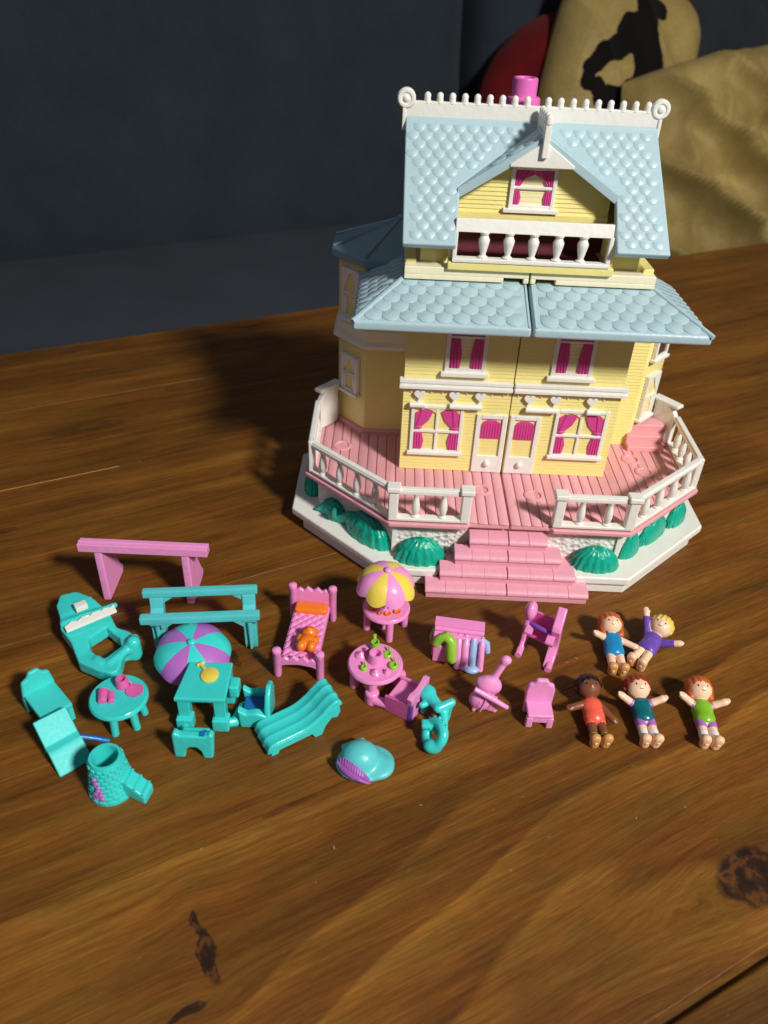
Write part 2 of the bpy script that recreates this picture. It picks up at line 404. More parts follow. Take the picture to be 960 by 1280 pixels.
def cushion(name, label, cat, loc, tilt, spin, yaw, w, h, th, mat, mask=None, mat2=None, wr=.35, rnd=4.0, fold=0):
    """soft square cushion standing on its edge: two bulging sheets joined at a seam"""
    t = thing(name, label, cat, loc)
    M = Matrix.Rotation(R(yaw), 4, 'Z') @ Matrix.Rotation(R(tilt), 4, 'X') @ Matrix.Rotation(R(spin), 4, 'Y')
    n = 220 if mask else 100
    mb = MB(M)
    rng = np.random.RandomState(abs(hash(label)) % 1000 if False else len(label)*7)
    ph = rng.rand(8)*6
    def base(u, v):
        a, b = 2*u-1, 2*v-1
        x = w/2*a*(1-.10*b*b if rnd < 9 else math.sqrt(max(1-b*b/2, 0))); z = h/2*b*(1-.10*a*a if rnd < 9 else math.sqrt(max(1-a*a/2, 0)))
        prof = max((1-a**rnd_e)*(1-b**rnd_e), 0)**.5
        wv = wr*(math.sin(x*.9+z*.35+ph[0])+.7*math.sin(x*.5-z*.8+ph[1])+.5*math.sin(z*1.3+x*.2+ph[2]))*prof
        wv += fold*((1-abs(math.sin(x*.40+z*.20+ph[3]+1.1*math.sin(z*.17+ph[4]))))**2.2*1.9+.45*(1-abs(math.sin(x*.75-z*.16+ph[5]+.6*math.sin(z*.3))))**2)*prof
        return x, z, th/2*prof, wv
    rnd_e = 4
    def front(u, v): x, z, t_, wv = base(u, v); return (x, -t_-wv, z)
    def back(u, v): x, z, t_, wv = base(u, v); return (x, t_+wv*.4, z)
    mb.grid(front, n, n); mb.grid(back, 24, 24)
    if mask:
        for q in range(n*n):
            i, j = q % n, q//n
            a, b = 2*(i+.5)/n-1, 2*(j+.5)/n-1
            if mask(a, b): mb.mi[q] = 1
    part(mb, 'cover', [mat, mat2] if mat2 else mat, t, 0, sharp=180)
    return t
def sofa_pt(u, n, z):
    q = SM @ Vector((u, n, 0)); return (q.x, q.y, z)
cushion('red_cushion', 'round red cushion on the sofa behind the beige patterned cushion', 'cushion', sofa_pt(43, 58.5, 3.6), -12, 0, 25, 22, 22, 7, F_RED, wr=.15, rnd=10)
strokes = [((-.10, .80), (-.06, .66), 1.5), ((-.06, .66), (-.28, .55), 1.1), ((-.28, .55), (-.03, .50), 1.3), ((-.03, .50), (.10, .35), 1.7), ((.10, .35), (.08, .20), 1.6), ((.08, .20), (-.08, .10), 1.4), ((-.08, .10), (-.40, .05), 1.1), ((-.40, .05), (-.52, .13), .8),
           ((-.20, .47), (-.50, .36), 1.1), ((-.50, .36), (-.62, .25), .95), ((-.62, .25), (-.64, .13), .7), ((-.06, .70), (.14, .74), .8), ((-.1, .08), (-.3, -.12), .9), ((.1, .3), (.24, .22), .7)]
def motif(a, b):
    x, z = a*CW/2, b*CH/2
    for (p, q, r) in strokes:
        px, pz, qx, qz = p[0]*CW/2, p[1]*CH/2, q[0]*CW/2, q[1]*CH/2
        dx, dz = qx-px, qz-pz; t = max(0, min(1, ((x-px)*dx+(z-pz)*dz)/(dx*dx+dz*dz)))
        if math.hypot(x-px-t*dx, z-pz-t*dz) < r*(1.08+.12*math.sin(x*2.3+z*1.7)): return True
    return False
CW, CH = 19, 27
cushion('patterned_cushion', 'beige cushion with a black curly print leaning on the sofa back', 'cushion', sofa_pt(45.3, 53.5, 5.0), -16, 14, 20, 17.5, 27, 8, F_BEIGE, motif, F_BLACK, wr=.2, fold=.25)
cushion('satin_cushion', 'large crumpled beige satin cushion on the sofa beside the table edge', 'cushion', sofa_pt(58.5, 44.5, .5), -26, -7, 22, 32, 25, 9, F_BEIGE, wr=.5, fold=2.0)
cushion('grey_cushion', 'dark grey cushion at the top right corner of the sofa', 'cushion', sofa_pt(60.5, 59.5, 8.0), -14, 10, 25, 22, 20, 7, fabric('charcoal_cloth', '34363c', '2a2c31'), wr=.15)

# ================================================================== DOLL HOUSE
H = thing('dollhouse', 'yellow toy mansion with pale blue scalloped roofs, pink porch and white railings', 'doll house', (0, 0, 0))
def mir(pts): return pts + [(-x, y) for x, y in reversed(pts)]
# --- base
slab = mir([(2.0, -3.3), (2.45, -4.11), (4.34, -4.11), (7.98, -.67), (7.98, 3.3), (5.0, 6.5)])
skirt = mir([(2.2, -3.2), (2.5, -3.98), (4.27, -3.98), (7.52, -.93), (7.6, 3.2), (4.9, 6.3)])
m = MB(); m.prism(skirt, 0.005, .46); base = part(m, 'base_skirt', P['white'], H, .04)
m = MB(); m.prism(slab, .44, .76); part(m, 'garden_slab', P['white'], H, .07, 3)
wallpoly = mir([(1.42, -3.08), (4.02, -3.08), (6.98, -.32), (6.98, 3.2), (4.6, 6.0)])
m = MB(); m.prism(wallpoly, .70, 2.14)
def lattice():
    t = NT('lattice_white'); p = t.pos(); c = lin('e6e4dc')
    t.b.inputs['Base Color'].default_value = (*c, 1); t.b.inputs['Roughness'].default_value = .4
    vo = t.n('ShaderNodeTexVoronoi'); t.link(p, vo.inputs['Vector']); vo.inputs['Scale'].default_value = 5.5
    t.bump(vo.outputs['Distance'], .7, .0012)
    return t.m
part(m, 'garden_wall', lattice(), H, .03)
# corner pilasters of the garden wall
for sx in (-1, 1):
    m = MB(); m.box(sx*4.0-.09, sx*4.0+.09, -3.16, -2.98, .76, 2.13); part(m, 'pilaster', P['white'], H, .02)
# --- deck
dk = [(1.50, -3.50), (4.22, -3.50), (7.45, -.50), (7.45, 3.2), (5.0, 6.0)]
for sx in (-1, 1):
    pts = [(sx*.025, -3.34), (sx*1.42, -3.34)] + [(sx*x, y) for x, y in dk] + [(sx*.025, 6.0)]
    m = MB(); m.prism(pts, 2.12, 2.305); rim = part(m, 'deck', P['deck'], H, .05, 3)
    # planks run front to back
    x = .025; k = 0
    def yf(x):
        if x < 1.42: return -3.36
        if x < 4.14: return -3.30
        return -3.30 + (x-4.14)*(2.9/3.1)
    def yb(x): return 5.9 if x < 4.9 else 5.9-(x-4.9)*1.15
    while x < 7.15:
        x1 = min(x+.365, 7.2); a, b = x+.016, x1-.016
        m = MB(); m.prism([(sx*a, yf(a)), (sx*b, yf(b)), (sx*b, yb(b)), (sx*a, yb(a))], 2.30, 2.372)
        part(m, 'plank', P['deck'], rim, .014, 1, wn=False)
        x = x1
    if sx == -1: rim_l = rim
    else: rim_r = rim
m = MB(); m.box(-.02, .02, -3.25, 0, 2.13, 2.25); part(m, 'hinge_strip', P['deck'], H, 0)
for (x, y, pr) in [(-6.17, 1.45, rim_l), (-.87, -1.31, rim_l), (1.06, -1.52, rim_r), (5.30, 1.35, rim_r), (5.62, .45, rim_r)]:
    m = MB(); n = 24
    prof = [(.36, -.02), (.36, .035), (.33, .05), (.27, .05), (.25, .03), (.25, -.02)]
    rings = [[(x+r*math.cos(2*math.pi*i/n), y+r*math.sin(2*math.pi*i/n), 2.372+z) for i in range(n)] for r, z in prof]
    m.loft(rings, False); m.loft([rings[-1], [(x+.01*math.cos(2*math.pi*i/n), y+.01*math.sin(2*math.pi*i/n), 2.374) for i in range(n)]], False)
    part(m, 'peg_ring', P['deck'], pr, 0)
# --- steps
for k in range(4):
    top = 1.90-.47*k; yfr = -3.68-.35*k; hw = [1.38, 1.88, 2.38, 2.86][k]
    m = MB(); m.box(-hw+.04, hw-.04, yfr+.06, -3.0, 0.004 if k == 3 else top-.50, top-.16)
    st = part(m, 'step', P['stair'], H, .02)
    for half in (-1, 1):
        nb = [2, 3, 3, 4][k]; wd = (hw-.02)/nb
        for i in range(nb):
            a, b = .02+wd*i+.002, .02+wd*(i+1)-.002
            m = MB(); m.prism([(yfr+.04, top-.26), (yfr, top-.22), (yfr, top-.15), (yfr+.05, top-.08), (yfr+.16, top-.02), (yfr+.62, top+.03), (yfr+.62, top-.26)], *sorted((half*a, half*b)), 'x')
            part(m, 'tread_board', P['stair'], st, .03 if i == nb-1 else .006, 2, 40)
# --- railings
def baluster_mesh(h, r=.15):
    m = MB(); m.lathe([(r*.85, 0), (r*.95, .05*h), (r*.6, .10*h), (r*.75, .18*h), (r, .34*h), (r*.9, .55*h), (r*.62, .78*h), (r*.55, .86*h), (r*.8, .93*h), (r*.85, h)], n=14)
    return mesh_of(m, 'baluster', P['offwhite'], 0)
BAL = baluster_mesh(1.0)
def bal(parent, x, y, z, me=BAL):
    o = bpy.data.objects.new('baluster', me); link(o, parent); o.location = (x*S, y*S, z*S); return o
def railing(p0, p1, n, post0=True, post1=True, e0=.12, e1=.12):
    d = Vector((p1[0]-p0[0], p1[1]-p0[1])); L = d.length; ang = math.degrees(math.atan2(d.y, d.x))
    M = T(p0[0], p0[1], 0, ang)
    m = MB(M); m.box(0, L, -.16, .16, 2.373, 2.50); m.box(0, L, -.13, .13, 3.46, 3.62)
    m.prism([(0, -.10), (L, -.10), (L, .10), (0, .10)], 3.615, 3.68)
    rl = part(m, 'railing', P['offwhite'], H, .035, 2)
    for i in range(n):
        q = e0*L + (1-e0-e1)*L*(i+.5)/n
        w2 = M @ Vector((q, 0, 2.49)); bal(rl, w2.x, w2.y, w2.z)
    for ok, q in ((post0, 0), (post1, L)):
        if ok:
            m = MB(M @ T(q, 0, 0)); m.box(-.17, .17, -.17, .17, 2.374, 3.60); m.box(-.24, .24, -.24, .24, 3.56, 3.76)
            part(m, 'post', P['offwhite'], rl, .05, 3)
    return rl
for sx in (-1, 1):
    railing((sx*1.60, -3.30), (sx*4.10, -3.30), 2)
    railing((sx*4.10, -3.30), (sx*7.18, -.46), 4, False, False, .10, .04)
    rl = railing((sx*7.20, -.46), (sx*7.25, 2.75), 4, False, False, .04, .1)
    # flat corner panel and curled end of the porch rail
    m = MB(); m.prism([(sx*7.30, -.62), (sx*7.05, -.62), (sx*7.05, -.30), (sx*7.30, -.30)], 2.373, 3.70)
    part(m, 'post', P['offwhite'], rl, .05, 2)
    M = T(sx*7.22, 2.75, 0, 90 + sx*38)
    m = MB(M); m.prism([(0, 2.373), (0, 3.62), (.12, 3.80), (.38, 3.98), (.75, 4.08), (1.05, 4.02), (1.15, 3.86), (1.05, 3.7), (1.05, 2.373)], -.12, .12, 'y')
    m.box(-.05, 1.2, -.2, .2, 4.0, 4.16)
    part(m, 'rail_end', P['offwhite'], rl, .05, 3)
# pink steps by the right bay, pink plinth of the left turret
for k in range(3):
    m = MB(); m.prism([(5.30, 2.0+.38*k), (6.75, 2.0+.38*k), (6.95, 2.9), (6.7, 3.9), (5.35, 3.9)], 2.36, 2.60+.30*k); part(m, 'porch_step', P['deck'], H, .035)
# --- walls
def clap(z0, z1, pitch, d, y0, y1):
    pts = [(y1, z0)]; z = z0
    while z < z1-1e-6:
        zz = min(z+pitch, z1); pts += [(y0-d, z+.012), (y0-d*.9, z+.03), (y0, zz-.006)] ; z = zz
    return pts + [(y1, z1)]
for sx in (-1, 1):
    a, b = sorted((sx*.022, sx*3.9))
    m = MB(); m.prism(clap(2.375, 5.9, .135, .02, 0, .3), a, b, 'x'); fw = part(m, 'front_wall', P['wall'], H, 0)
    m = MB(); m.prism(clap(5.9, 8.66, .135, .02, 0, .3), a, b, 'x'); part(m, 'upper_front_wall', P['wall'], H, 0)
    # stepped ledge over the ground floor
    a, b = sorted((sx*.03, sx*4.06))
    m = MB(); m.box(a, b, -.17, .1, 6.02, 6.16); m.box(a+.04, b-.04, -.13, .1, 5.965, 6.03); m.box(a, b, -.24, .1, 5.83, 5.97)
    part(m, 'ledge', P['white'], H, .025)
m = MB(); m.box(-3.88, -.03, .28, 6.0, 2.31, 9.6); m.box(.03, 3.88, .28, 6.0, 2.31, 9.6); part(m, 'house_body', P['wall'], H, .02)
def turret_ring(poly, c, z, off):
    return [(c[0]+(x-c[0])*(1+off), c[1]+(y-c[1])*(1+off), z) for x, y in poly]
def turret(sx, ztop, name):
    poly = [(sx*3.8, 2.6), (sx*5.37, 2.6), (sx*6.47, 3.78), (sx*6.47, 5.2), (sx*5.37, 6.3), (sx*3.8, 6.3)]
    c = (sx*4.2, 4.4); m = MB(); rings = []; z = 2.31
    while z < ztop-1e-6:
        zz = min(z+.135, ztop); rings += [turret_ring(poly, c, z+.012, .014), turret_ring(poly, c, zz-.004, 0)]; z = zz
    m.loft(rings); t = part(m, name, P['wall'], H, 0)
    m = MB(); m.loft([turret_ring(poly, c, z, o) for z, o in ((2.30, .07), (2.52, .07), (2.56, .03), (2.56, 0))]); part(m, 'plinth', P['deck'], t, .02) if sx < 0 else None
    return poly, c, t
pl, cl, tl = turret(-1, 9.25, 'turret')
pr_, cr, trr = turret(1, 8.15, 'bay')
m = MB(); m.loft([turret_ring(pl, cl, z, o) for z, o in ((6.05, .045), (6.16, .085), (6.26, .085), (6.3, .05), (6.75, .05), (6.82, .02))]); part(m, 'belt_course', P['cream'], tl, .02)
m = MB(); m.loft([turret_ring(pl, cl, z, o) for z, o in ((6.06, .095), (6.2, .105), (6.24, .09))]); part(m, 'belt_trim', P['white'], tl, .02)
# turret roof with ribs
ap = (-4.25, 4.35, 10.45)
m = MB(); r0 = turret_ring(pl, cl, 9.18, .12); r1 = turret_ring(pl, cl, 9.46, .13); r2 = turret_ring(pl, cl, 9.52, .10)
m.loft([r0, r1, r2, [(ap[0]+(x-ap[0])*.06, ap[1]+(y-ap[1])*.06, ap[2]) for x, y in pl]])
tr = part(m, 'turret_roof', P['turret_roof'], tl, .03)
m = MB()
for q in r2[:-1]: m.tube([(q[0], q[1], q[2]+.02), (ap[0], ap[1], ap[2]+.02)], .07, 6)
m.ell((ap[0], ap[1], ap[2]+.02), .14); part(m, 'roof_rib', P['turret_roof'], tl, 0)

# --- windows, doors (u along the wall, d outwards, z up)
def wallM(o, ang): # frame whose y axis points out of the wall
    u = Vector((math.cos(R(ang)), math.sin(R(ang)), 0)); n = Vector((math.sin(R(ang)), -math.cos(R(ang)), 0))
    return Matrix(((u.x, n.x, 0, o[0]), (u.y, n.y, 0, o[1]), (0, 0, 1, o[2]), (0, 0, 0, 1)))
def frame(m, u0, u1, z0, z1, t, d0, d1):
    m.box(u0, u0+t, d0, d1, z0, z1); m.box(u1-t, u1, d0, d1, z0, z1); m.box(u0+t, u1-t, d0, d1-.004, z1-t, z1); m.box(u0+t, u1-t, d0, d1-.004, z0, z0+t)
def curtain(M, pts, d, parent):
    m = MB(M); m.prism(pts, d-.03, d, 'y')
    # folds
    xs = [p[0] for p in pts]; zs = [p[1] for p in pts]
    top = sorted([p for p in pts if p[1] > max(zs)-.05]); bot = sorted([p for p in pts if p[1] < min(zs)+.08])
    for f in (.2, .5, .8):
        a = (top[0][0]+(top[-1][0]-top[0][0])*f, d, top[0][1]-.01); b = (bot[0][0]+(bot[-1][0]-bot[0][0])*f, d, bot[0][1]+.01)
        m.tube([a, b], .035, 6)
    return part(m, 'curtain', P['curtain'], parent, .01, 1)
def upper_window(M):
    m = MB(M); frame(m, -.72, .72, .08, 1.75, .15, -.02, .10); m.box(-.6, .6, -.02, .07, 1.33, 1.42); m.box(-.84, .84, -.02, .2, -.06, .10)
    wdw = part(m, 'window', P['white'], H, .02)
    m = MB(M); m.box(-.6, .6, -.035, .012, .1, 1.7); part(m, 'pane', P['cream'], wdw, 0)
    curtain(M, [(-.56, 1.33), (-.24, 1.33), (-.16, .75), (-.2, .22), (-.56, .22)], .075, wdw)
    curtain(M, [(.56, 1.33), (.24, 1.33), (.16, .75), (.2, .22), (.56, .22)], .075, wdw)
    m = MB(M); m.box(-.56, .56, 0, .06, 1.43, 1.62); part(m, 'valance', P['curtain'], wdw, .01)
upper_window(wallM((-1.80, 0, 6.40), 0)); upper_window(wallM((1.93, 0, 6.40), 0))
def lower_window(M):
    m = MB(M); frame(m, -.96, .96, 0, 1.98, .13, -.02, .11); m.box(-.05, .05, -.02, .085, .1, 1.9); m.box(-.9, .9, -.02, .095, .86, .97); m.box(-1.03, 1.03, -.02, .19, -.06, .07)
    wdw = part(m, 'window', P['white'], H, .02)
    m = MB(M); m.box(-.86, .86, -.035, .012, .05, 1.9); part(m, 'pane', P['wall'], wdw, 0)
    m = MB(M)   # arched top edge of the panes
    for s in (-1, 1):
        m.prism([(s*.03, 1.9), (s*.84, 1.9), (s*.84, 1.62), (s*.66, 1.77), (s*.43, 1.82), (s*.2, 1.77), (s*.03, 1.62)], 0, .07, 'y')
    part(m, 'arch_trim', P['wall'], wdw, .01)
    for s in (-1, 1):
        curtain(M, [(s*.80, 1.66), (s*.56, 1.80), (s*.14, 1.74), (s*.3, 1.35), (s*.62, 1.02), (s*.80, 1.0)], .085, wdw)
        m = MB(M); m.ell((s*.68, .08, 1.06), (.16, .05, .07)); part(m, 'tieback', P['curtain'], wdw, 0)
        curtain(M, [(s*.82, .84), (s*.52, .84), (s*.44, .5), (s*.5, .14), (s*.82, .14)], .075, wdw)
lower_window(wallM((-2.62, 0, 3.16), 0)); lower_window(wallM((2.63, 0, 3.22), 0))
def door(M):
    m = MB(M); frame(m, -.56, .56, 0, 2.46, .17, -.02, .10); m.box(-.42, .42, -.02, .095, 0, .72)
    dr = part(m, 'door', P['white'], H, .02)
    m = MB(M); m.box(-.4, .4, -.035, .012, .7, 2.32); part(m, 'pane', P['wall'], dr, 0)
    m = MB(M); m.prism([(-.36, 1.45), (.36, 1.45), (.36, 2.02), (.3, 2.14), (.16, 2.21), (-.16, 2.21), (-.3, 2.14), (-.36, 2.02)], .0, .05, 'y')
    for i in range(7): m.box(-.33+.1*i, -.28+.1*i, .045, .07, 1.47, 2.1)
    part(m, 'door_blind', P['curtain'], dr, .01)
    m = MB(M); m.ell((0, .15, .42), (.13, .11, .13)); part(m, 'knob', P['white'], dr, 0)
door(wallM((-.615, 0, 2.40), 0)); door(wallM((.615, 0, 2.40), 0))
# hearts and roll brackets below the ledge
def heart(s):
    return [(s*.062*16*math.sin(t)**3/1.0, s*.062*(13*math.cos(t)-5*math.cos(2*t)-2*math.cos(3*t)-math.cos(4*t))) for t in [2*math.pi*i/22 for i in range(22)]]
for xs, x0, x1 in [((-3.32,), -3.66, -3.1), ((-2.07, -1.14), -2.22, -1.05), ((.62, 1.55), .52, 1.66), ((2.86,), 2.72, 3.22), ((-3.32,), 0, 0)][:4]:
    m = MB(wallM((0, 0, 5.18), 0)); m.tube([(x0, .16, 0), (x1, .16, 0)], .11, 10); m.box(x0+.06, x1-.06, -.02, .12, -.06, .06)
    br = part(m, 'bracket', P['white'], H, .02)
    for x in xs:
        m = MB(wallM((x, 0, 5.58), 0)); m.prism(heart(.2), 0, .16, 'y'); m.box(-.05, .05, -.02, .06, -.4, .25)
        part(m, 'heart', P['white'], br, .04, 3)
m = MB(wallM((0, 0, 0), 0))
for x in [-3.62, -2.9, -2.5, -1.62, -.72, -.3, .22, 1.05, 2.0, 2.42, 3.3]: m.box(x-.035, x+.035, -.02, .05, 5.6, 5.84)
for s in (-1, 1): m.box(*sorted((s*.08, s*3.85)), -.02, .035, 5.72, 5.77)
part(m, 'frieze_strip', P['cream'], H, .008)
# turret and bay windows on the slanted faces
def side_window(M, h, parent, hole=False):
    m = MB(M); frame(m, -.5, .5, 0, h, .15, -.05, .12); m.box(-.4, .4, -.05, .10, h*.5-.05, h*.5+.05); m.box(-.58, .58, -.05, .2, -.08, .04)
    wdw = part(m, 'window', P['white'], parent, .02)
    m = MB(M); m.box(-.4, .4, -.06, .03, .05, h-.05); part(m, 'pane', P['dark_brown'] if hole else P['wall'], wdw, 0)
    if not hole:
        for s in (-1, 1):
            m = MB(M); m.prism([(s*.4, h*.95), (s*.02, h*.95), (s*.36, h*.6), (s*.4, h*.6)], .0, .09, 'y'); part(m, 'curtain', P['white'], wdw, .01)
            m = MB(M); m.prism([(s*.4, h*.45), (s*.2, h*.45), (s*.24, h*.08), (s*.4, h*.08)], .0, .09, 'y'); part(m, 'curtain', P['white'], wdw, .01)
    return wdw
faceA = (-5.95, 3.17)
side_window(wallM((faceA[0]-.02, faceA[1]-.03, 3.95), -47), 1.55, tl)
side_window(wallM((faceA[0]-.02, faceA[1]-.03, 7.0), -47), 1.9, tl)
side_window(wallM((-faceA[0]+.03, faceA[1]-.02, 6.0), 47), 1.75, trr, True)
side_window(wallM((-faceA[0]+.03, faceA[1]-.02, 3.4), 47), 1.9, trr)
# --- lower roof, two halves
def shingle_mesh(w, l, th):
    n = 10; pts = [(-w/2, l), (-w/2, l*.42)] + [(w/2*math.cos(math.pi+math.pi*i/n), l*.42+l*.42*math.copysign(abs(math.sin(math.pi+math.pi*i/n))**1.25, -1)) for i in range(1, n)] + [(w/2, l*.42), (w/2, l)]
    k = len(pts); m = MB()
    top = [(x*.985, y*.985+.01, th*(1-y/l)+.008) for x, y in pts]; bot = [(x, y, -.01) for x, y in pts]
    m.add(top+bot, [tuple(range(k))] + [(i, (i+1) % k, k+(i+1) % k, k+i) for i in range(k)])
    return mesh_of(m, 'shingle', P['roof'], .009, 1, 40, 60)
SH_BIG = shingle_mesh(.575, .62, .032); SH_SM = shingle_mesh(.44, .54, .024)
shingle_count = 0
def in_poly(x, y, pts):
    c = False; n = len(pts)
    for i in range(n):
        x1, y1 = pts[i]; x2, y2 = pts[i-1]
        if (y1 > y) != (y2 > y) and x < (x2-x1)*(y-y1)/(y2-y1)+x1: c = not c
    return c
def shingles(parent, O, e1, e2, poly, me, w, rowh, margin):
    """scallops over a slope: O origin, e1 along, e2 up the slope, poly in (e1,e2) coordinates"""
    global shingle_count
    e1 = Vector(e1).normalized(); e2 = Vector(e2).normalized(); n = e1.cross(e2)
    if n.z < 0: e1 = -e1; poly = [(-x, y) for x, y in poly]; n = -n
    B = Matrix((e1, e2, n)).transposed().to_4x4()
    xs = [p[0] for p in poly]; ys = [p[1] for p in poly]
    r = 0; y = min(ys)+.05
    while y < max(ys):
        x = math.floor(min(xs)/w)*w + (w/2 if r % 2 else 0)
        while x < max(xs)+w:
            ok = all(in_poly(x+dx*w*margin, y+dy, poly) for dx in (-.5, .5) for dy in (.0, rowh*.9))
            if ok:
                o = bpy.data.objects.new('shingle', me); link(o, parent)
                M = B.copy(); M.translation = (Vector(O)+e1*x+e2*y)*S; o.matrix_local = M
                shingle_count += 1
            x += w
        y += rowh; r += 1
for sx in (-1, 1):
    Ef = (sx*5.67, -1.92); Ec = (sx*.035, -1.92); Tc = (sx*.035, .22); Tl = (sx*4.08, .22); Eb = (sx*5.67, 2.75); Tb = (sx*4.08, 2.75)
    zb, ze, zt = 8.62, 8.93, 9.68
    v = [(*Ef, zb), (*Ec, zb), (*Tc, zb), (*Tl, zb), (*Eb, zb), (*Tb, zb), (*Ef, ze), (*Ec, ze), (*Tc, zt), (*Tl, zt), (*Eb, ze), (*Tb, zt)]
    f = [(0, 1, 7, 6), (6, 7, 8, 9), (0, 6, 10, 4), (6, 9, 11, 10), (1, 2, 8, 7), (2, 3, 9, 8), (3, 5, 11, 9), (4, 10, 11, 5), (0, 4, 5, 3, 2, 1)]
    m = MB(); m.add(v, f); lr = part(m, 'lower_roof', P['roof'], H, .09, 3, 20)
    m = MB(); m.tube([(*Ef, ze-.02), (*Tl, zt)], .09, 8); part(m, 'hip_ridge', P['roof'], lr, 0); m = MB(); m.tube([(sx*.11, -1.88, ze), (sx*.11, .2, zt)], .05, 6)
    part(m, 'verge', P['roof'], lr, 0)
    e2 = (0, 2.14, .75); L = math.hypot(2.14, .75)
    poly = [(sx*.14, .02), (sx*5.55, .02), (sx*4.15, L-.02), (sx*.14, L-.02)]
    shingles(lr, (0, -1.92, ze), (1, 0, 0), e2, poly, SH_BIG, .56, .43, .66)
    e2s = (-sx*1.59, 0, .75); Ls = math.hypot(1.59, .75)
    poly = [(-1.5, .02), (2.7, .02), (2.7, Ls), (.35, Ls)]
    shingles(lr, (sx*5.67, 0, ze), (0, 1, 0), e2s, poly, SH_SM, .43, .36, .8)
# --- cream platform under the top floor
for sx in (-1, 1):
    a, b = sorted((sx*.03, sx*4.10))
    m = MB(); m.box(a, b, -.02, 4.8, 9.86, 10.12); i0, i1 = sorted((sx*.85, sx*4.10)); m.box(i0, i1, -.02, 4.8, 9.70, 9.87); i0, i1 = sorted((sx*.03, sx*.2)); m.box(i0, i1, -.02, 1, 9.70, 9.87)
    pf = part(m, 'platform', P['cream'], H, .03)
    a, b = sorted((sx*3.72, sx*4.08)); m = MB(); m.box(a, b, .3, 4.7, 10.10, 10.26); part(m, 'platform_rim', P['wall'], pf, .04)
    m = MB(); a, b = sorted((sx*.22, sx*.83)); m.box(a, b, .25, 1, 9.70, 9.86); part(m, 'latch_slot', P['dark_brown'], pf, 0)
# --- top floor and balcony
YE, ZE, YR, ZR = -.46, 10.94, 2.45, 14.22
LS = math.hypot(YR-YE, ZR-ZE)
m = MB()
gab = [(.55, 10.1), (4.6, 10.1), (4.6, 11.3), (2.5, 13.9), (.55, 11.75)]
for a, b in ((-3.6, -2.72), (2.72, 3.6)):
    m = MB(); m.prism(gab, a, b, 'x'); part(m, 'top_floor_wall', P['wall'], H, .03)
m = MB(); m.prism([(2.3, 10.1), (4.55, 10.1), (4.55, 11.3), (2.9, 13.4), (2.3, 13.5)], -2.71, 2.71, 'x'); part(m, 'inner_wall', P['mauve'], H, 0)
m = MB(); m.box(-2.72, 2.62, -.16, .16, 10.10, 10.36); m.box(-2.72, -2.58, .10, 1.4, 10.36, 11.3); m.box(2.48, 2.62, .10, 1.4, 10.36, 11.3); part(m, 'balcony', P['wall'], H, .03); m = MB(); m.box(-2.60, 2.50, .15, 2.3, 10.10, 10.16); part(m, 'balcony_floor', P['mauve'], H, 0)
m = MB(); m.prism([(-.14, 11.30), (.16, 11.30), (.2, 11.66), (-.02, 11.70)], -2.56, 2.42, 'x'); m.box(-2.60, 2.46, -.2, .1, 10.36, 10.50); m.box(-2.60, -2.46, -.14, .08, 10.5, 11.32); m.box(2.32, 2.46, -.14, .08, 10.5, 11.32)
brl = part(m, 'balcony_railing', P['offwhite'], H, .03)
m = MB(); m.lathe([(.15, 0), (.16, .05), (.10, .09), (.09, .13), (.12, .25), (.17, .48), (.18, .58), (.13, .68), (.11, .72), (.16, .78), (.16, .83)], n=16); BAL2 = mesh_of(m, 'baluster', P['offwhite'], 0)
for x in (-1.62, -.83, -.05, .74, 1.52):
    o = bal(brl, x, -.03, 10.49, BAL2)
# dormer wall with its window
M = wallM((0, 1.3, 0), 0)
m = MB(M)
def halfw(z): return 2.46 if z < 12.42 else max(2.46*(13.86-z)/1.44, .02)
z = 11.55; rings = []
while z < 13.8:
    zz = min(z+.135, 13.84)
    for q, d in ((z+.01, .03), (zz-.005, 0)):
        rings.append([(-halfw(q), d, q), (halfw(q), d, q), (halfw(q), -.25, q), (-halfw(q), -.25, q)])
    z = zz
m.loft(rings); m.box(-2.46, 2.46, -.25, .10, 11.32, 11.58)
part(m, 'dormer_wall', P['wall'], H, 0)
M = wallM((-.10, 1.3, 11.68), 0)
m = MB(M); frame(m, -.74, .74, .06, 1.38, .13, -.02, .12); m.box(-.68, .68, -.02, .1, .66, .76); m.box(-.90, .90, -.02, .2, -.05, .08)
dw = part(m, 'dormer_window', P['white'], H, .02)
m = MB(M); m.box(-.64, .64, -.04, .02, .08, 1.3); part(m, 'pane', P['cream'], dw, 0)
for s in (-1, 1):
    curtain(M, [(s*.62, 1.27), (s*.02, 1.27), (s*.02, 1.1), (s*.32, .98), (s*.4, .78), (s*.62, .78)], .075, dw)
    curtain(M, [(s*.62, .64), (s*.42, .64), (s*.36, .4), (s*.4, .18), (s*.62, .18)], .075, dw)
m = MB(wallM((0, .75, 13.0), 0)); m.prism([(-1.0, .10), (1.0, .10), (1.0, .19), (.1, .80), (-.1, .80), (-1.0, .19)], -.55, .1, 'y'); part(m, 'pediment', P['white'], dw, .03)
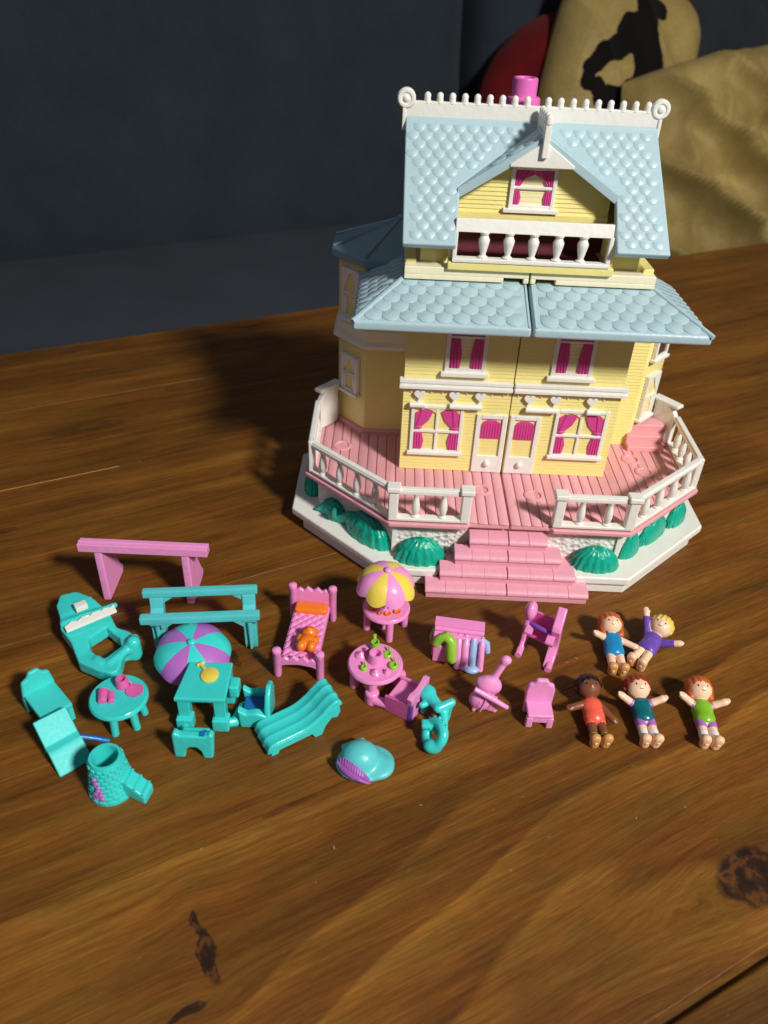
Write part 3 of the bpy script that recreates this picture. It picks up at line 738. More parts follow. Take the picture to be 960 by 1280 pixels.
# --- upper roof
def roofM(front=True):   # x along the ridge, y up the slope, z out of the slope
    if front: e1, e2 = Vector((1, 0, 0)), Vector((0, YR-YE, ZR-ZE)).normalized(); o = Vector((0, YE, ZE))
    else: e1, e2 = Vector((-1, 0, 0)), Vector((0, -(YR-YE), ZR-ZE)).normalized(); o = Vector((0, 2*YR-YE, ZE))
    M = Matrix((e1, e2, e1.cross(e2))).transposed().to_4x4(); M.translation = o; return M
s1 = (0.85-YE)/(YR-YE)*LS; s2 = (2.2-YE)/(YR-YE)*LS
RM = roofM(); RX = -.27
out = [(-4.22, 0), (-2.52, 0), (-2.47, s1), (0, s2), (2.47, s1), (2.52, 0), (4.22, 0), (4.02+RX, LS), (-4.02+RX, LS)]
m = MB(RM); m.prism(out, -.26, .02); ur = part(m, 'upper_roof', P['roof'], H, .06, 3)
m = MB(roofM(False)); m.prism([(-4.22, 0), (4.22, 0), (4.02-RX, LS), (-4.02-RX, LS)], -.26, .02); part(m, 'rear_roof', P['roof'], H, .06, 3)
pL = [(-4.1, .1), (-2.58, .1), (-2.56, s1+.05), (-.1, s2+.04), (-.1, LS-.1), (-3.95+RX, LS-.1)]
shingles(ur, (0, YE, ZE), (1, 0, 0), (0, YR-YE, ZR-ZE), pL, SH_SM, .425, .30, .62)
shingles(ur, (0, YE, ZE), (1, 0, 0), (0, YR-YE, ZR-ZE), [(-x+(2*RX if y > LS-.2 and x < -1 else 0), y) for x, y in pL], SH_SM, .425, .30, .62)
# dormer roof
zA = 14.02
for sx in (-1, 1):
    a, b, c, d = (sx*2.56, .70, 12.40), (0, .70, zA), (0, 2.32, zA), (sx*2.5, .95, 12.45)
    th = .34
    m = MB(); m.add([a, b, c, d] + [(p[0], p[1], p[2]-th) for p in (a, b, c, d)], [(0, 1, 2, 3), (7, 6, 5, 4), (0, 4, 5, 1), (1, 5, 6, 2), (2, 6, 7, 3), (3, 7, 4, 0)])
    dr = part(m, 'dormer_roof', P['roof'], H, .03)
    e2 = (-sx*2.5, 0, 1.58); L2 = math.hypot(2.56, 1.62)
    shingles(dr, (sx*2.56, 0, 12.40), (0, 1, 0), e2, [(.78, .2), (1.02, .3), (2.15, L2-.05), (.78, L2-.05)], SH_SM, .425, .30, .6)
# --- ridge crest with teeth and end discs
m = MB(); m.box(-4.06+RX, 4.06+RX, YR-.1, YR+.1, ZR-.12, ZR+.36)
crest = part(m, 'ridge_crest', P['offwhite'], H, .04)
TOOTH = mesh_of(MB().tube([(0, 0, -.05), (0, 0, .1), (0, 0, .17), (0, 0, .23), (0, 0, .26)], [.12, .10, .11, .08, .03], 10), 'crest_tooth', P['offwhite'], 0)
for x in [-3.62+.395*i for i in range(9)] + [.20+.395*i for i in range(9)]:
    o = bpy.data.objects.new('crest_tooth', TOOTH); link(o, crest); o.location = (x*S, YR*S, (ZR+.36)*S)
for sx in (-1, 1):
    m = MB(Matrix.Translation((sx*4.02+RX, YR, ZR+.42)) @ Matrix.Rotation(R(90), 4, 'X')); m.lathe([(.02, -.15), (.27, -.15), (.3, -.12), (.3, .10), (.25, .15), (.18, .15), (.16, .12), (.12, .12), (.08, .17), (.02, .18)], n=22)
    part(m, 'crest_disc', P['offwhite'], crest, 0)
    m = MB(); m.box(sx*4.07-.06+RX, sx*4.07+.06+RX, YR-.14, YR+.14, ZR-.5, ZR+.15); part(m, 'crest_end', P['offwhite'], crest, .03)
m = MB(); m.box(-.09, .09, .72, YR, zA-.06, zA+.36)
dc = part(m, 'dormer_crest', P['offwhite'], H, .03)
for i in range(4):
    o = bpy.data.objects.new('crest_tooth', TOOTH); link(o, dc); o.location = (0, (.98+.37*i)*S, (zA+.36)*S)
m = MB(); m.box(-.10, .10, .52, .74, zA-.62, zA+.30); m.lathe([(.02, 0), (.13, .03), (.13, .2), (.07, .3), (.02, .32)], (0, .63, zA+.28), 12); part(m, 'finial', P['offwhite'], dc, .03)
m = MB(); m.lathe([(.56, -1.0), (.56, .22), (.5, .28), (.41, .28), (.41, .78), (.37, .83), (.28, .83), (.26, .7), (.02, .7)], (-.5, 3.25, 14.45), 26); part(m, 'chimney', P['chimney'], H, .02, 2, 50)
# --- bushes on the garden slab
def bush(x, y, rz, rx, ry, h, ridges=13, seed=0, z0=.74):
    rg = np.random.RandomState(seed)
    m = MB(T(x, y, z0, rz)); nu, nv = 96, 12; rings = []
    for j in range(nv):
        a = math.pi/2*j/(nv-.6)
        ring = []
        for i in range(nu):
            t = 2*math.pi*i/nu; k = 1+.14*abs(math.sin(t*ridges/2))**.6*(math.cos(a)**.4) + .03*rg.randn()
            ring.append((rx*k*math.cos(a)*math.cos(t), ry*k*math.cos(a)*math.sin(t), h*math.sin(a)*(1+.02*rg.randn())))
        rings.append(ring)
    m.loft(rings); return part(m, 'bush', P['bush'], H, 0, sharp=70)
bush(-3.05, -3.45, 0, .80, .44, .92, 17, 1); bush(3.22, -3.42, 0, .76, .42, .85, 17, 2)
bush(-4.95, -2.35, -43, .98, .42, 1.05, 15, 3); bush(-6.28, -1.05, -43, .62, .33, .75, 7, 4); bush(-7.25, .75, -90, .6, .35, .9, 13, 5)
for (x, y, l, h, sd) in [(4.62, -2.62, .48, .95, 6), (5.72, -1.58, .80, 1.0, 7), (6.92, -.52, .55, .95, 8)]:
    bush(x, y, 43, l, .22, h, 5, sd)
for (x, y, rz) in [(-5.85, -1.4, 20), (-6.05, -1.2, -50), (-6.55, -.75, 30)]:
    m = MB(T(x, y, .78, -43+rz)); m.prism([(-.5, .1), (0, .0), (.45, .25), (.6, .7), (.2, .62), (-.2, .35)], -.28, -.1, 'y'); part(m, 'leaf', P['bush'], H, .05, 2)

# ================================================================== TOYS ON THE TABLE
def rbox(m, x0, x1, y0, y1, z0, z1): m.box(x0, x1, y0, y1, z0, z1); return m
def disc_top(c, r, z0, z1, n=36): return MB().lathe([(.02, z0), (r-.06, z0), (r, z0+.05), (r, z1-.05), (r-.05, z1), (.02, z1)], c, n)
def leg(parent, mat, a, b, r0, r1, name='leg'):
    return part(MB().tube([a, [a[i]*.5+b[i]*.5 for i in range(3)], b], [r0, (r0+r1)/2, r1], 12), name, mat, parent, .02, 2)

# 1 pink beam on two triangular feet
t = thing('balance_beam', 'long pink beam on two triangular feet, behind the teal double bar', 'balance beam', (-12.2, -5.4, 0))
m = MB(); m.box(-2.12, 2.10, -.18, .20, 2.10, 2.40); m.box(-2.13, 2.11, -.02, .05, 2.39, 2.43); part(m, 'beam', P['pink_light'], t, .05, 3)
for x in (-1.52, 1.33):
    m = MB(); m.prism([(-.16, 0), (.06, 0), (1.28, .08), (1.42, .3), (1.25, .5), (.45, 2.12), (-.14, 2.12)], x-.13, x+.13, 'x')
    part(m, 'foot', P['pink_light'], t, .05, 2)

# 2 teal double bar
t = thing('double_bar', 'pale teal double bar with a high rail and a lower front rail', 'play bar', (-9.85, -7.5, 0), 7)
m = MB(); m.box(-1.82, 1.66, .12, .36, 2.02, 2.28); part(m, 'rail', P['teal_light'], t, .05, 2)
m = MB(); m.box(-1.9, 1.72, -.42, -.14, 1.42, 1.68); part(m, 'rail', P['teal_light'], t, .05, 2)
for x in (-1.42, 1.38):
    m = MB(); m.prism([(-.12, 0), (.12, 0), (.2, .3), (.22, 1.2), (.36, 1.5), (.36, 2.04), (.12, 2.04), (.06, 1.66), (-.4, 1.44), (-.4, 1.38), (-.2, 1.1), (-.2, .3)], x-.2, x+.2, 'x')
    lg = part(m, 'leg', P['teal_light'], t, .06, 2)
    m = MB(); m.tube([(x, -.24, .1), (x, -.24, 1.3)], [.05, .09], 8); part(m, 'rib', P['teal_light'], lg, 0)
    m = MB(); s_ = -1 if x > 0 else 1; m.prism([(x+s_*.1, 2.04), (x+s_*.55, 2.04), (x+s_*.15, 1.75)], .15, .32, 'y'); m.prism([(x+s_*.1, 1.44), (x+s_*.55, 1.44), (x+s_*.15, 1.15)], -.38, -.2, 'y')
    part(m, 'brace', P['teal_light'], t, .02, kind='stuff')

# 3 teal open frame with lace trim
t = thing('vanity_frame', 'teal open frame with a rounded hood, white lace strip and white tile', 'toy stall', (-13.2, -7.8, 0))
OX, OY = -13.2, -7.8
outp = [(-14.84, -6.86), (-14.88, -6.34), (-14.42, -6.12), (-13.79, -6.37), (-13.11, -6.86), (-12.74, -7.39), (-12.35, -7.51), (-12.10, -7.67), (-11.90, -8.04), (-11.91, -8.35), (-12.19, -8.47), (-12.12, -8.96), (-12.14, -9.22), (-12.33, -9.36), (-12.75, -9.26), (-13.45, -8.95), (-13.92, -8.24), (-14.37, -7.81), (-14.56, -7.32)]
inp_ = [(-13.46, -7.98), (-13.30, -8.44), (-13.06, -8.64), (-12.72, -8.86), (-12.30, -8.22), (-12.48, -7.82), (-13.05, -7.42)]
def vf(p):
    x, y, z = p
    o = sd_poly(x, y, outp)+.07; i = sd_poly(x, y, inp_)
    a = np.array([-.83, .56]); q = (x+13.2)*a[0]+(y+8.0)*a[1]        # grows towards the hood
    zc = .40+.22*np.clip(q/1.2, -.2, 1.2)
    d = np.maximum(np.maximum(o, -i), np.abs(z-zc)-.18)
    bar = sd_caps(p, (-12.50, -8.88, .52), (-12.12, -8.30, .56), .085)
    bar = np.minimum(bar, sd_caps(p, (-12.74, -8.92, .52), (-12.92, -8.78, .54), .08))
    bar = np.minimum(bar, sd_caps(p, (-12.14, -8.28, .56), (-12.02, -7.95, .66), .11))
    bar = np.minimum(bar, sd_caps(p, (-11.98, -8.15, .2), (-11.98, -8.15, .7), .16))
    rid = sd_caps(p, (-14.30, -7.55, .80), (-13.0, -6.66, .82), .05)
    return smin(smin(d, bar, .08), rid, .1)-.05
V0 = Matrix.Translation((-OX, -OY, 0))
sdf_part(vf, (-15.2, -9.7, -.1), (-11.5, -5.9, 1.5), .045, 'frame', P['teal'], t, V0, 2)
m = MB(V0); A, B = Vector((-14.05, -8.02, .93)), Vector((-12.86, -7.05, .93)); dr_ = (B-A).normalized(); nr = Vector((dr_.y, -dr_.x, -.22))
pts = [tuple(A+dr_*q) for q in (0, 1.6)] + [tuple(A+dr_*q-nr*h) for q, h in ((1.6, .27), (1.45, .21), (1.3, .28), (1.15, .21), (.95, .29), (.8, .21), (.62, .29), (.42, .21), (.25, .27), (0, .18))]
m.add(pts+[(p[0], p[1], p[2]-.08) for p in pts], [tuple(range(12))]+[(i, (i+1) % 12, 12+(i+1) % 12, 12+i) for i in range(12)]); m.M = V0
part(m, 'lace_strip', P['white'], t, .01)
m = MB(V0 @ T(-13.95, -6.98, .92, 38)); m.box(-.19, .19, -.14, .14, 0, .2); part(m, 'tile', P['white'], t, .03)

# parasols
def parasol(root, c, r, h, cols, n=8, scallop=0.0, tilt=(0, 0), bulge=.035):
    M = Matrix.Translation(c) @ Matrix.Rotation(R(tilt[0]), 4, 'X') @ Matrix.Rotation(R(tilt[1]), 4, 'Y')
    for k in range(n):
        a0, a1 = 2*math.pi*k/n, 2*math.pi*(k+1)/n
        def fn(u, v, inner=0):
            ph = .06+v*(1.42-.06); a = a0+(a1-a0)*u; bul = math.sin(math.pi*u)
            rr = r*(1+bulge*bul*v-inner); hh = h*(1-inner*1.5)
            z = hh*math.cos(ph) - scallop*bul*max(v-.6, 0)/.4 + scallop*0
            return (rr*math.sin(ph)*math.cos(a), rr*math.sin(ph)*math.sin(a), z)
        m = MB(M); nu, nv = 8, 10
        m.grid(fn, nu, nv); m.grid(lambda u, v: fn(u, v, .06), nu, nv)
        # rim strip and sides
        L = nu+1; N1 = L*(nv+1)
        top = [nv*L+i for i in range(L)]
        m.f += [(top[i], top[i+1], N1+top[i+1], N1+top[i]) for i in range(nu)]; m.mi += [0]*nu
        for s_ in (0, nu):
            cidx = [j*L+s_ for j in range(nv+1)]
            m.f += [(cidx[j], cidx[j+1], N1+cidx[j+1], N1+cidx[j]) for j in range(nv)]; m.mi += [0]*nv
        part(m, 'canopy_panel', P[cols[k % len(cols)]], root, 0, sharp=40)
    m = MB(M); m.ell((0, 0, h+.02), (.13, .13, .09)); part(m, 'finial', P[cols[0]], root, 0)
    m = MB(); m.tube([(M @ Vector((0, 0, h*.9))), (c[0], c[1], .02)], .07, 10); part(m, 'pole', P[cols[0]], root, 0)
t = thing('parasol', 'teal and purple striped parasol leaning over the edge of the teal desk', 'parasol', (-10.02, -8.62, 0))
parasol(t, (0, 0, .72), 1.13, .72, ('teal', 'purple'), 8, 0, (10, 4))
m = disc_top((0, 0, 0), .5, 0, .14, 28); part(m, 'base', P['teal'], t, 0)

# 5 teal desk with two joined seats
t = thing('desk_set', 'square teal desk with a yellow racket on top and two joined stools', 'toy desk', (-9.3, -10.1, 0))
m = MB(); m.prism([(-.74, -.66), (.70, -.64), (.66, .78), (-.60, .72)], 1.12, 1.28); part(m, 'desktop', P['teal'], t, .04)
for (x, y) in ((-.52, -.46), (.50, -.46), (-.44, .52), (.48, .56)):
    lg = part(MB().box(x-.17, x+.17, y-.14, y+.14, 0.02, 1.14), 'leg', P['teal'], t, .03)
    part(MB().box(x-.24, x+.24, y-.28, y+.10, 0, .46), 'foot_block', P['teal'], lg, .06, 2)
m = MB(); m.tube([(.5, -.5, .12), (.85, -.45, .12), (1.0, .1, .12), (1.2, .25, .12)], .16, 8); m.tube([(-.5, -.5, .12), (-.5, -1.0, .2), (.0, -1.15, .2)], .13, 8); part(m, 'link_bar', P['teal'], t, 0)
m = MB(); m.box(.62, .92, .05, .5, .55, 1.0); part(m, 'side_shelf', P['teal'], t, .07, 3)
st = part(MB(Matrix.Translation((.10, -.28, 0)) @ Matrix.Diagonal((.80, .80, .92, 1))).prism([(-.88, 0), (-.50, 0), (-.46, .32), (-.3, .48), (-.08, .48), (.06, .32), (.12, 0), (.46, 0), (.56, 1.02), (.44, 1.12), (.3, 1.0), (-.62, 1.0), (-.78, 1.12), (-.88, 1.0)], -1.72, -1.42, 'y'), 'stool', P['teal'], t, .07, 3)
m = MB(); m.box(-.42, .34, -1.44, -1.10, .50, .66); part(m, 'seat', P['teal'], st, .05)
m = MB(); m.box(.16, .30, -1.62, -1.46, .90, .95); part(m, 'paint_mark', P['blue_rod'], st, 0)
sd = part(MB().prism([(1.02, 0), (1.78, 0), (1.82, .5), (1.5, .62), (1.2, .55), (.98, .72)], -.55, -.30, 'y'), 'stool', P['teal'], t, .06, 2)
m = MB(); m.prism([(1.02, 0), (1.78, 0), (1.82, .5), (1.5, .62), (1.2, .55), (.98, .72)], .28, .50, 'y'); part(m, 'side_panel', P['teal'], sd, .06, 2)
m = MB(); m.box(1.08, 1.75, -.32, .3, .30, .42); part(m, 'seat', P['blue_rod'], sd, .02)
m = MB(); m.prism([(-.52, 0), (.44, 0), (.44, .8), (.25, 1.18), (-.05, 1.3), (-.35, 1.12), (-.52, .8)], 1.74, 1.90, 'x'); part(m, 'backrest', P['teal'], sd, .05, 2)
m = MB(); m.lathe([(.02, 0), (.26, 0), (.27, .05), (.2, .08), (.02, .09)], (.10, .22, 1.28), 22, 0, .95, 1.05); r_ = part(m, 'racket', P['yellow'], t, 0)
m = MB(); m.tube([(-.08, .42, 1.31), (-.24, .60, 1.31)], .05, 8); m.tube([(-.34, .56, 1.31), (-.16, .70, 1.31)], .045, 8); part(m, 'handle', P['yellow'], r_, 0)

# 6 two teal chairs at the left edge
t = thing('chair', 'teal chair with a scalloped back, behind the teal deckchair', 'toy chair', (-13.85, -10.40, 0), -44)
t.scale = (1.12, 1.12, 1.12)
m = MB(); m.prism([(-.42, 0), (.42, 0), (.42, .62), (.36, 1.0), (.2, 1.08), (.12, 1.24), (-.12, 1.24), (-.2, 1.08), (-.36, 1.0), (-.42, .62)], -.50, -.36, 'x')
m.M = Matrix(); part(m, 'backrest', P['teal_matte'], t, .05, 2)
m = MB(); m.box(-.4, .66, -.40, .40, .46, .62); part(m, 'seat', P['teal_matte'], t, .05)
for (x, y) in ((.55, -.32), (.55, .32), (-.43, -.36), (-.43, .36)): part(MB().box(x-.09, x+.09, y-.07, y+.07, 0, .48), 'leg', P['teal_matte'], t, .03)
t = thing('deckchair', 'teal folded deckchair with a tall flat back, beside the brick stump', 'deck chair', (-12.88, -11.78, 0), -47)
m = MB(); prof = [(-.66, 1.02), (-.10, .50), (.12, .50), (.24, .42), (.66, .03)]
th = .13
def off(pr, d):
    o = []
    for i, p in enumerate(pr):
        a = pr[max(i-1, 0)]; b = pr[min(i+1, len(pr)-1)]; dx, dy = b[0]-a[0], b[1]-a[1]; L = math.hypot(dx, dy); o.append((p[0]+dy/L*d, p[1]-dx/L*d))
    return o
m.prism(prof + off(prof, -th)[::-1] if False else prof + [(x, z) for x, z in off(prof, th)][::-1], -.46, .46, 'y'); part(m, 'seat_shell', P['teal_matte'], t, .035, 2)
for y in (-.38, .38): part(MB().tube([(-.10, y, .48), (-.42, y, .0)], .07, 8), 'leg', P['teal_matte'], t, 0)
part(MB().tube([(.05, .42, .44), (.25, .78, .26), (.40, 1.05, .08)], .08, 8), 'armrest', P['blue_rod'], t, 0)

# 7 brick stump with side spout
t = thing('brick_stump', 'hollow teal brick stump with a side spout and a purple flower vine', 'toy chimney', (-11.3, -12.75, 0))
m = MB(); n = 36; rings = []
pr_s = [(.60, 0), (.60, .1), (.54, .3), (.48, .7), (.43, 1.05), (.42, 1.25), (.40, 1.30), (.34, 1.30), (.33, 1.2), (.36, .35), (.02, .35)]
m.lathe(pr_s, (0, 0, 0), n); st = part(m, 'stump_wall', P['teal'], t, 0)
def stump_r(z): return .60-.17*min(z/1.05, 1)**.8
BRK = mesh_of(MB().box(-.085, .085, -.02, .035, -.052, .052), 'brick', P['teal'], .025, 2)
for j in range(9):
    z = .09+j*.132
    for i in range(15):
        a = 2*math.pi*(i+(.5 if j % 2 else 0))/15
        o = bpy.data.objects.new('brick', BRK); link(o, st); rr = stump_r(z)
        o.matrix_local = Matrix.Translation((rr*math.cos(a)*S, rr*math.sin(a)*S, z*S)) @ Matrix.Rotation(a-math.pi/2, 4, 'Z') @ Matrix.Diagonal((rr/.52, 1, 1, 1))
m = MB(); m.loft([[(.30, -.28, .75), (.36, .2, .75), (.36, .2, .12), (.30, -.28, .12)], [(.72, -.42, .52), (.80, .05, .52), (.80, .05, .05), (.72, -.42, .05)], [(1.02, -.52, .30), (1.12, -.05, .30), (1.12, -.05, .0), (1.02, -.52, .0)]]); part(m, 'spout', P['teal'], t, .06, 3)
for k in range(3): part(MB().tube([(.52+.22*k, -.34-.07*k, .62-.13*k), (.58+.22*k, .12-.08*k, .62-.13*k)], .045, 6), 'spout_band', P['teal'], t, 0)
m = MB()
for (x, z, r_) in [(-.20, .88, .07), (-.17, .76, .08), (-.12, .64, .07), (-.14, .52, .08), (-.20, .40, .09), (-.08, .38, .09), (-.22, .25, .07), (-.05, .26, .08), (-.14, .33, .08), (-.06, .50, .06)]:
    m2 = stump_r(z)+.03; m.ell((x, -math.sqrt(max(m2*m2-x*x, 0)), z), (r_, .05, r_*.9), 10, 6)
part(m, 'flower_vine', P['purple'], t, 0, kind='stuff')

# 8 round teal table with pink cups
t = thing('round_table', 'round teal table with a pink mug, pink goblets and a pink plate', 'toy table', (-11.69, -10.49, 0))
part(disc_top((0, 0, 0), .82, .80, .97, 40), 'tabletop', P['teal'], t, 0)
for a in (-95, 20, 140, -35):
    c_, s_ = math.cos(R(a)), math.sin(R(a)); leg(t, P['teal'], (.5*c_, .5*s_, .82), (.60*c_, .60*s_, 0), .12, .11)
def mug(root, x, y, z, r, h, mat, name='mug'):
    m = MB(); m.lathe([(r, 0), (r*.95, h*.5), (r*.85, h), (r*.6, h), (r*.55, h*.4), (.01, h*.4)], (x, y, z), 18); return part(m, name, mat, root, 0, sharp=50)
mg = mug(t, .02, .36, .96, .19, .32, P['magenta']); part(MB().tube([(.02+.16*math.cos(R(a)), .36-.19, 1.1+.08*math.sin(R(a))) for a in range(0, 181, 30)] if False else [(.19, .36, 1.2), (.28, .34, 1.16), (.28, .34, 1.06), (.19, .36, 1.03)], .035, 8), 'handle', P['magenta'], mg, 0)
m = MB(); m.lathe([(.02, 0), (.22, 0), (.25, .06), (.21, .06), (.02, .05)], (.42, .18, .97), 26); part(m, 'plate', P['magenta'], t, 0)
m = MB(); m.tube([(-.44, .08, 1.05), (-.34, -.32, 1.05)], [.15, .12], 14); part(m, 'goblet', P['magenta'], t, .02)
m = MB(); m.tube([(-.22, .06, 1.03), (-.10, -.28, 1.03)], [.10, .09], 12); part(m, 'goblet', P['magenta'], t, .02)

# 9 teal chaise
t = thing('chaise', 'glossy teal chaise with three lengthwise channels and a raised head end', 'lounge chair', (-6.62, -10.62, 0), 32)
t.scale = (.87, .87, .87)
m = MB(); prof = [(-1.30, .18, -.9), (-1.22, .42, -.5), (-1.0, .52, 0), (-.4, .56, .05), (.1, .62, .2), (.5, .82, .5), (.8, 1.08, .6), (1.08, 1.28, .5), (1.28, 1.26, -.4), (1.36, 1.10, -1.2)]
# finer profile by Catmull-Rom
pp = [Vector((p[0], 0, p[1])) for p in prof]; fine = []
for i in range(len(pp)-1):
    a, b, c, d = pp[max(i-1, 0)], pp[i], pp[i+1], pp[min(i+2, len(pp)-1)]
    for q in range(5):
        s_ = q/5; fine.append(.5*((2*b)+(-a+c)*s_+(2*a-5*b+4*c-d)*s_*s_+(-a+3*b-3*c+d)*s_**3))
fine.append(pp[-1]); rings = []
W = .58; prof_w = []
for i in range(31):
    q = -1+2*i/30; prof_w.append((q*W, .036*(1-abs(math.sin((q+1)*math.pi*1.5))**.7) - .07*max(abs(q)-.92, 0)/.08))
for i, p in enumerate(fine):
    a = fine[max(i-1, 0)]; b = fine[min(i+1, len(fine)-1)]; d = (b-a).normalized(); nrm = Vector((-d.z, 0, d.x))
    rings.append([tuple(p+nrm*h+Vector((0, y, 0))) for y, h in prof_w] + [tuple(p-nrm*.12+Vector((0, y, 0))) for y in (W*.97, -W*.97)])
m.loft(rings); part(m, 'seat_shell', P['teal'], t, 0, sharp=60)
for y in (-.52, .52):
    m = MB(); m.prism([(-1.2, 0), (-.95, 0), (-.9, .15), (.25, .22), (.35, 0), (.62, 0), (.75, .35), (.98, .62), (1.18, .55), (1.3, .78), (1.25, 1.16), (.9, 1.02), (.45, .68), (0, .5), (-1.15, .44)], y-.06, y+.06, 'y'); part(m, 'side_panel', P['teal'], t, .03)

# 10 teal hat with feather
t = thing('feather_hat', 'teal brimmed hat with a purple feather, alone in front of the chaise', 'toy hat', (-4.75, -11.72, 0), 8)
def hatf(p):
    br_ = sd_ell(p, (.12, -.02, .10), (.82, .62, .13)); dome = sd_ell(p, (-.02, .05, .22), (.55, .50, .50))
    pk = sd_ell(p, (.52, -.22, .13), (.36, .36, .14)); d = smin(smin(br_, dome, .16), pk, .12)
    d = smin(d, sd_caps(p, (-.45, .42, .3), (.1, .55, .36), .07), .08)
    return np.maximum(d, -p[2]+.005)
sdf_part(hatf, (-1, -.9, -.05), (1.15, .9, .95), .035, 'hat_body', P['teal_light'], t, None, 2)
fa, fb = Vector((-.66, -.06, .40)), Vector((.20, -.66, .10)); fx = (fb-fa).normalized(); fn_ = Vector((-.45, -.62, .62)); fn_ = (fn_-fx*fn_.dot(fx)).normalized(); fy = fn_.cross(fx)
FM = Matrix((fx, fy, fn_)).transposed().to_4x4(); FM.translation = (fa+fb)/2+fn_*.17; LF = (fb-fa).length/2
m = MB(FM); rings = []
for i in range(15):
    q = -1+2*i/14; w_ = max(.21*(1-q*q)**.6*(1-.25*q), .012); x = q*LF; zc = -.15*q*q
    rings.append([(x, -w_, zc-.08), (x+.03, -w_*.5, zc+.045), (x+.05, -.012, zc+.02), (x+.05, .012, zc+.02), (x+.03, w_*.5, zc+.045), (x, w_, zc-.06), (x, 0, zc-.2)])
m.loft(rings); ft = part(m, 'feather', P['feather'], t, 0, sharp=70)
m = MB(FM)
for i in range(1, 14):
    q = -1+2*i/14; w_ = max(.21*(1-q*q)**.6*(1-.25*q), .012); x = q*LF; zc = -.15*q*q
    for s_ in (-1, 1): m.tube([(x+.06, s_*.02, zc+.028), (x+.02, s_*w_*.55, zc+.046), (x-.03, s_*w_*.95, zc-.03)], .011, 5)
part(m, 'barb', P['feather'], ft, 0, kind='stuff')

# 11 pink bed
t = thing('bed', 'pink quilted bed with an orange pillow and an orange teddy on it', 'toy bed', (-6.72, -7.3, 0), -4)
m = MB(); m.box(-.58, .58, -1.25, 1.25, .40, .66); part(m, 'bed_frame', P['pink'], t, .04)
def quilt(u, v):
    x, y = -.56+1.12*u, -1.18+2.0*v
    a, b = (x+y)/.15*math.pi, (x-y)/.15*math.pi
    return (x, y, .66+.06*(abs(math.sin(a/2))*abs(math.sin(b/2)))**.5*(1 if .02 < u < .98 else 0) - (.03 if u in (0, 1) else 0))
m = MB(); m.grid(quilt, 56, 100); part(m, 'quilt', P['pink'], t, 0, sharp=180)
for y, h, hp in ((1.32, 1.18, 1.30), (-1.32, .70, .98)):
    pts = [(-.62, .28 if y > 0 else .42), (-.4, .26 if y > 0 else .52), (0, .26 if y > 0 else .58), (.4, .26 if y > 0 else .52), (.62, .28 if y > 0 else .42), (.62, h), (.42, h+.16), (.3, h+.06), (.17, h+.22), (0, h+.08), (-.17, h+.22), (-.3, h+.06), (-.42, h+.16), (-.62, h)]
    m = MB(); m.prism(pts, y-.07, y+.07, 'y'); bd = part(m, 'headboard' if y > 0 else 'footboard', P['pink'], t, .04, 2)
    for x in (-.66, .66):
        m = MB(); m.lathe([(.10, 0), (.13, .1), (.13, hp), (.15, hp+.04), (.13, hp+.13), (.06, hp+.17), (.01, hp+.18)], (x, y, 0), 16); part(m, 'bedpost', P['pink'], bd, 0)
pw = sdf_part(lambda p: sd_box(p, (0, .98, .76), (.54, .22, .13), .1), (-.6, .7, .6), (.6, 1.25, .95), .035, 'pillow', P['orange'], t)
def ted(p):
    d = sd_ell(p, (0, 0, .15), (.25, .22, .2)); d = smin(d, sd_ell(p, (0, .30, .2), (.2, .18, .18)), .03)
    for s_ in (-1, 1):
        d = np.minimum(d, sd_ell(p, (s_*.16, .42, .16), (.08, .07, .07)))
        d = smin(d, sd_ell(p, (s_*.13, -.17, .19), (.13, .16, .15)), .02); d = smin(d, sd_ell(p, (s_*.22, .08, .2), (.08, .14, .08)), .02)
    return smin(d, sd_ell(p, (0, .27, .36), (.08, .07, .06)), .02)
td = thing('teddy', 'small orange teddy bear lying on the pink quilted bed', 'teddy bear', (-6.60, -8.0, .71), -4)
td.scale = (1.2, 1.2, 1.2)
sdf_part(ted, (-.45, -.45, -.1), (.45, .6, .5), .026, 'body', P['orange'], td, None, 2)
for s_ in (-1, 1): part(MB().ell((s_*.07, .33, .36), .02, 8, 6), 'eye', P['ink'], td, 0)

# 12 pink table under a pink and yellow parasol
t = thing('parasol_table', 'round pink table under a pink and yellow scalloped parasol', 'toy table', (-4.19, -6.25, 0))
part(disc_top((0, 0, 0), .78, .80, .96, 40), 'tabletop', P['pink'], t, 0)
for a in (-78, 10, 190, 90):
    c_, s_ = math.cos(R(a)), math.sin(R(a)); leg(t, P['pink'], (.60*c_, .60*s_, .84), (.64*c_, .64*s_, 0), .14, .12)
parasol(t, (-.06, -.08, 1.84), .90, .74, ('pink_light', 'yellow'), 8, .13, (5, 4), .10)
for (x, y, r_) in [(-.46, -.18, .13), (.05, -.42, .11), (.36, -.30, .12), (-.2, -.42, .08)]:
    part(MB().lathe([(.01, 0), (r_*.7, 0), (r_, .06), (r_*.8, .07), (r_*.5, .03), (.01, .03)], (x, y, .955), 16), 'dish', P['orange'], t, 0, sharp=60)
part(MB().lathe([(.16, 0), (.13, .1), (.08, .16), (.07, .3)], (0, 0, .95), 14), 'pole_socket', P['violet'], t, 0)

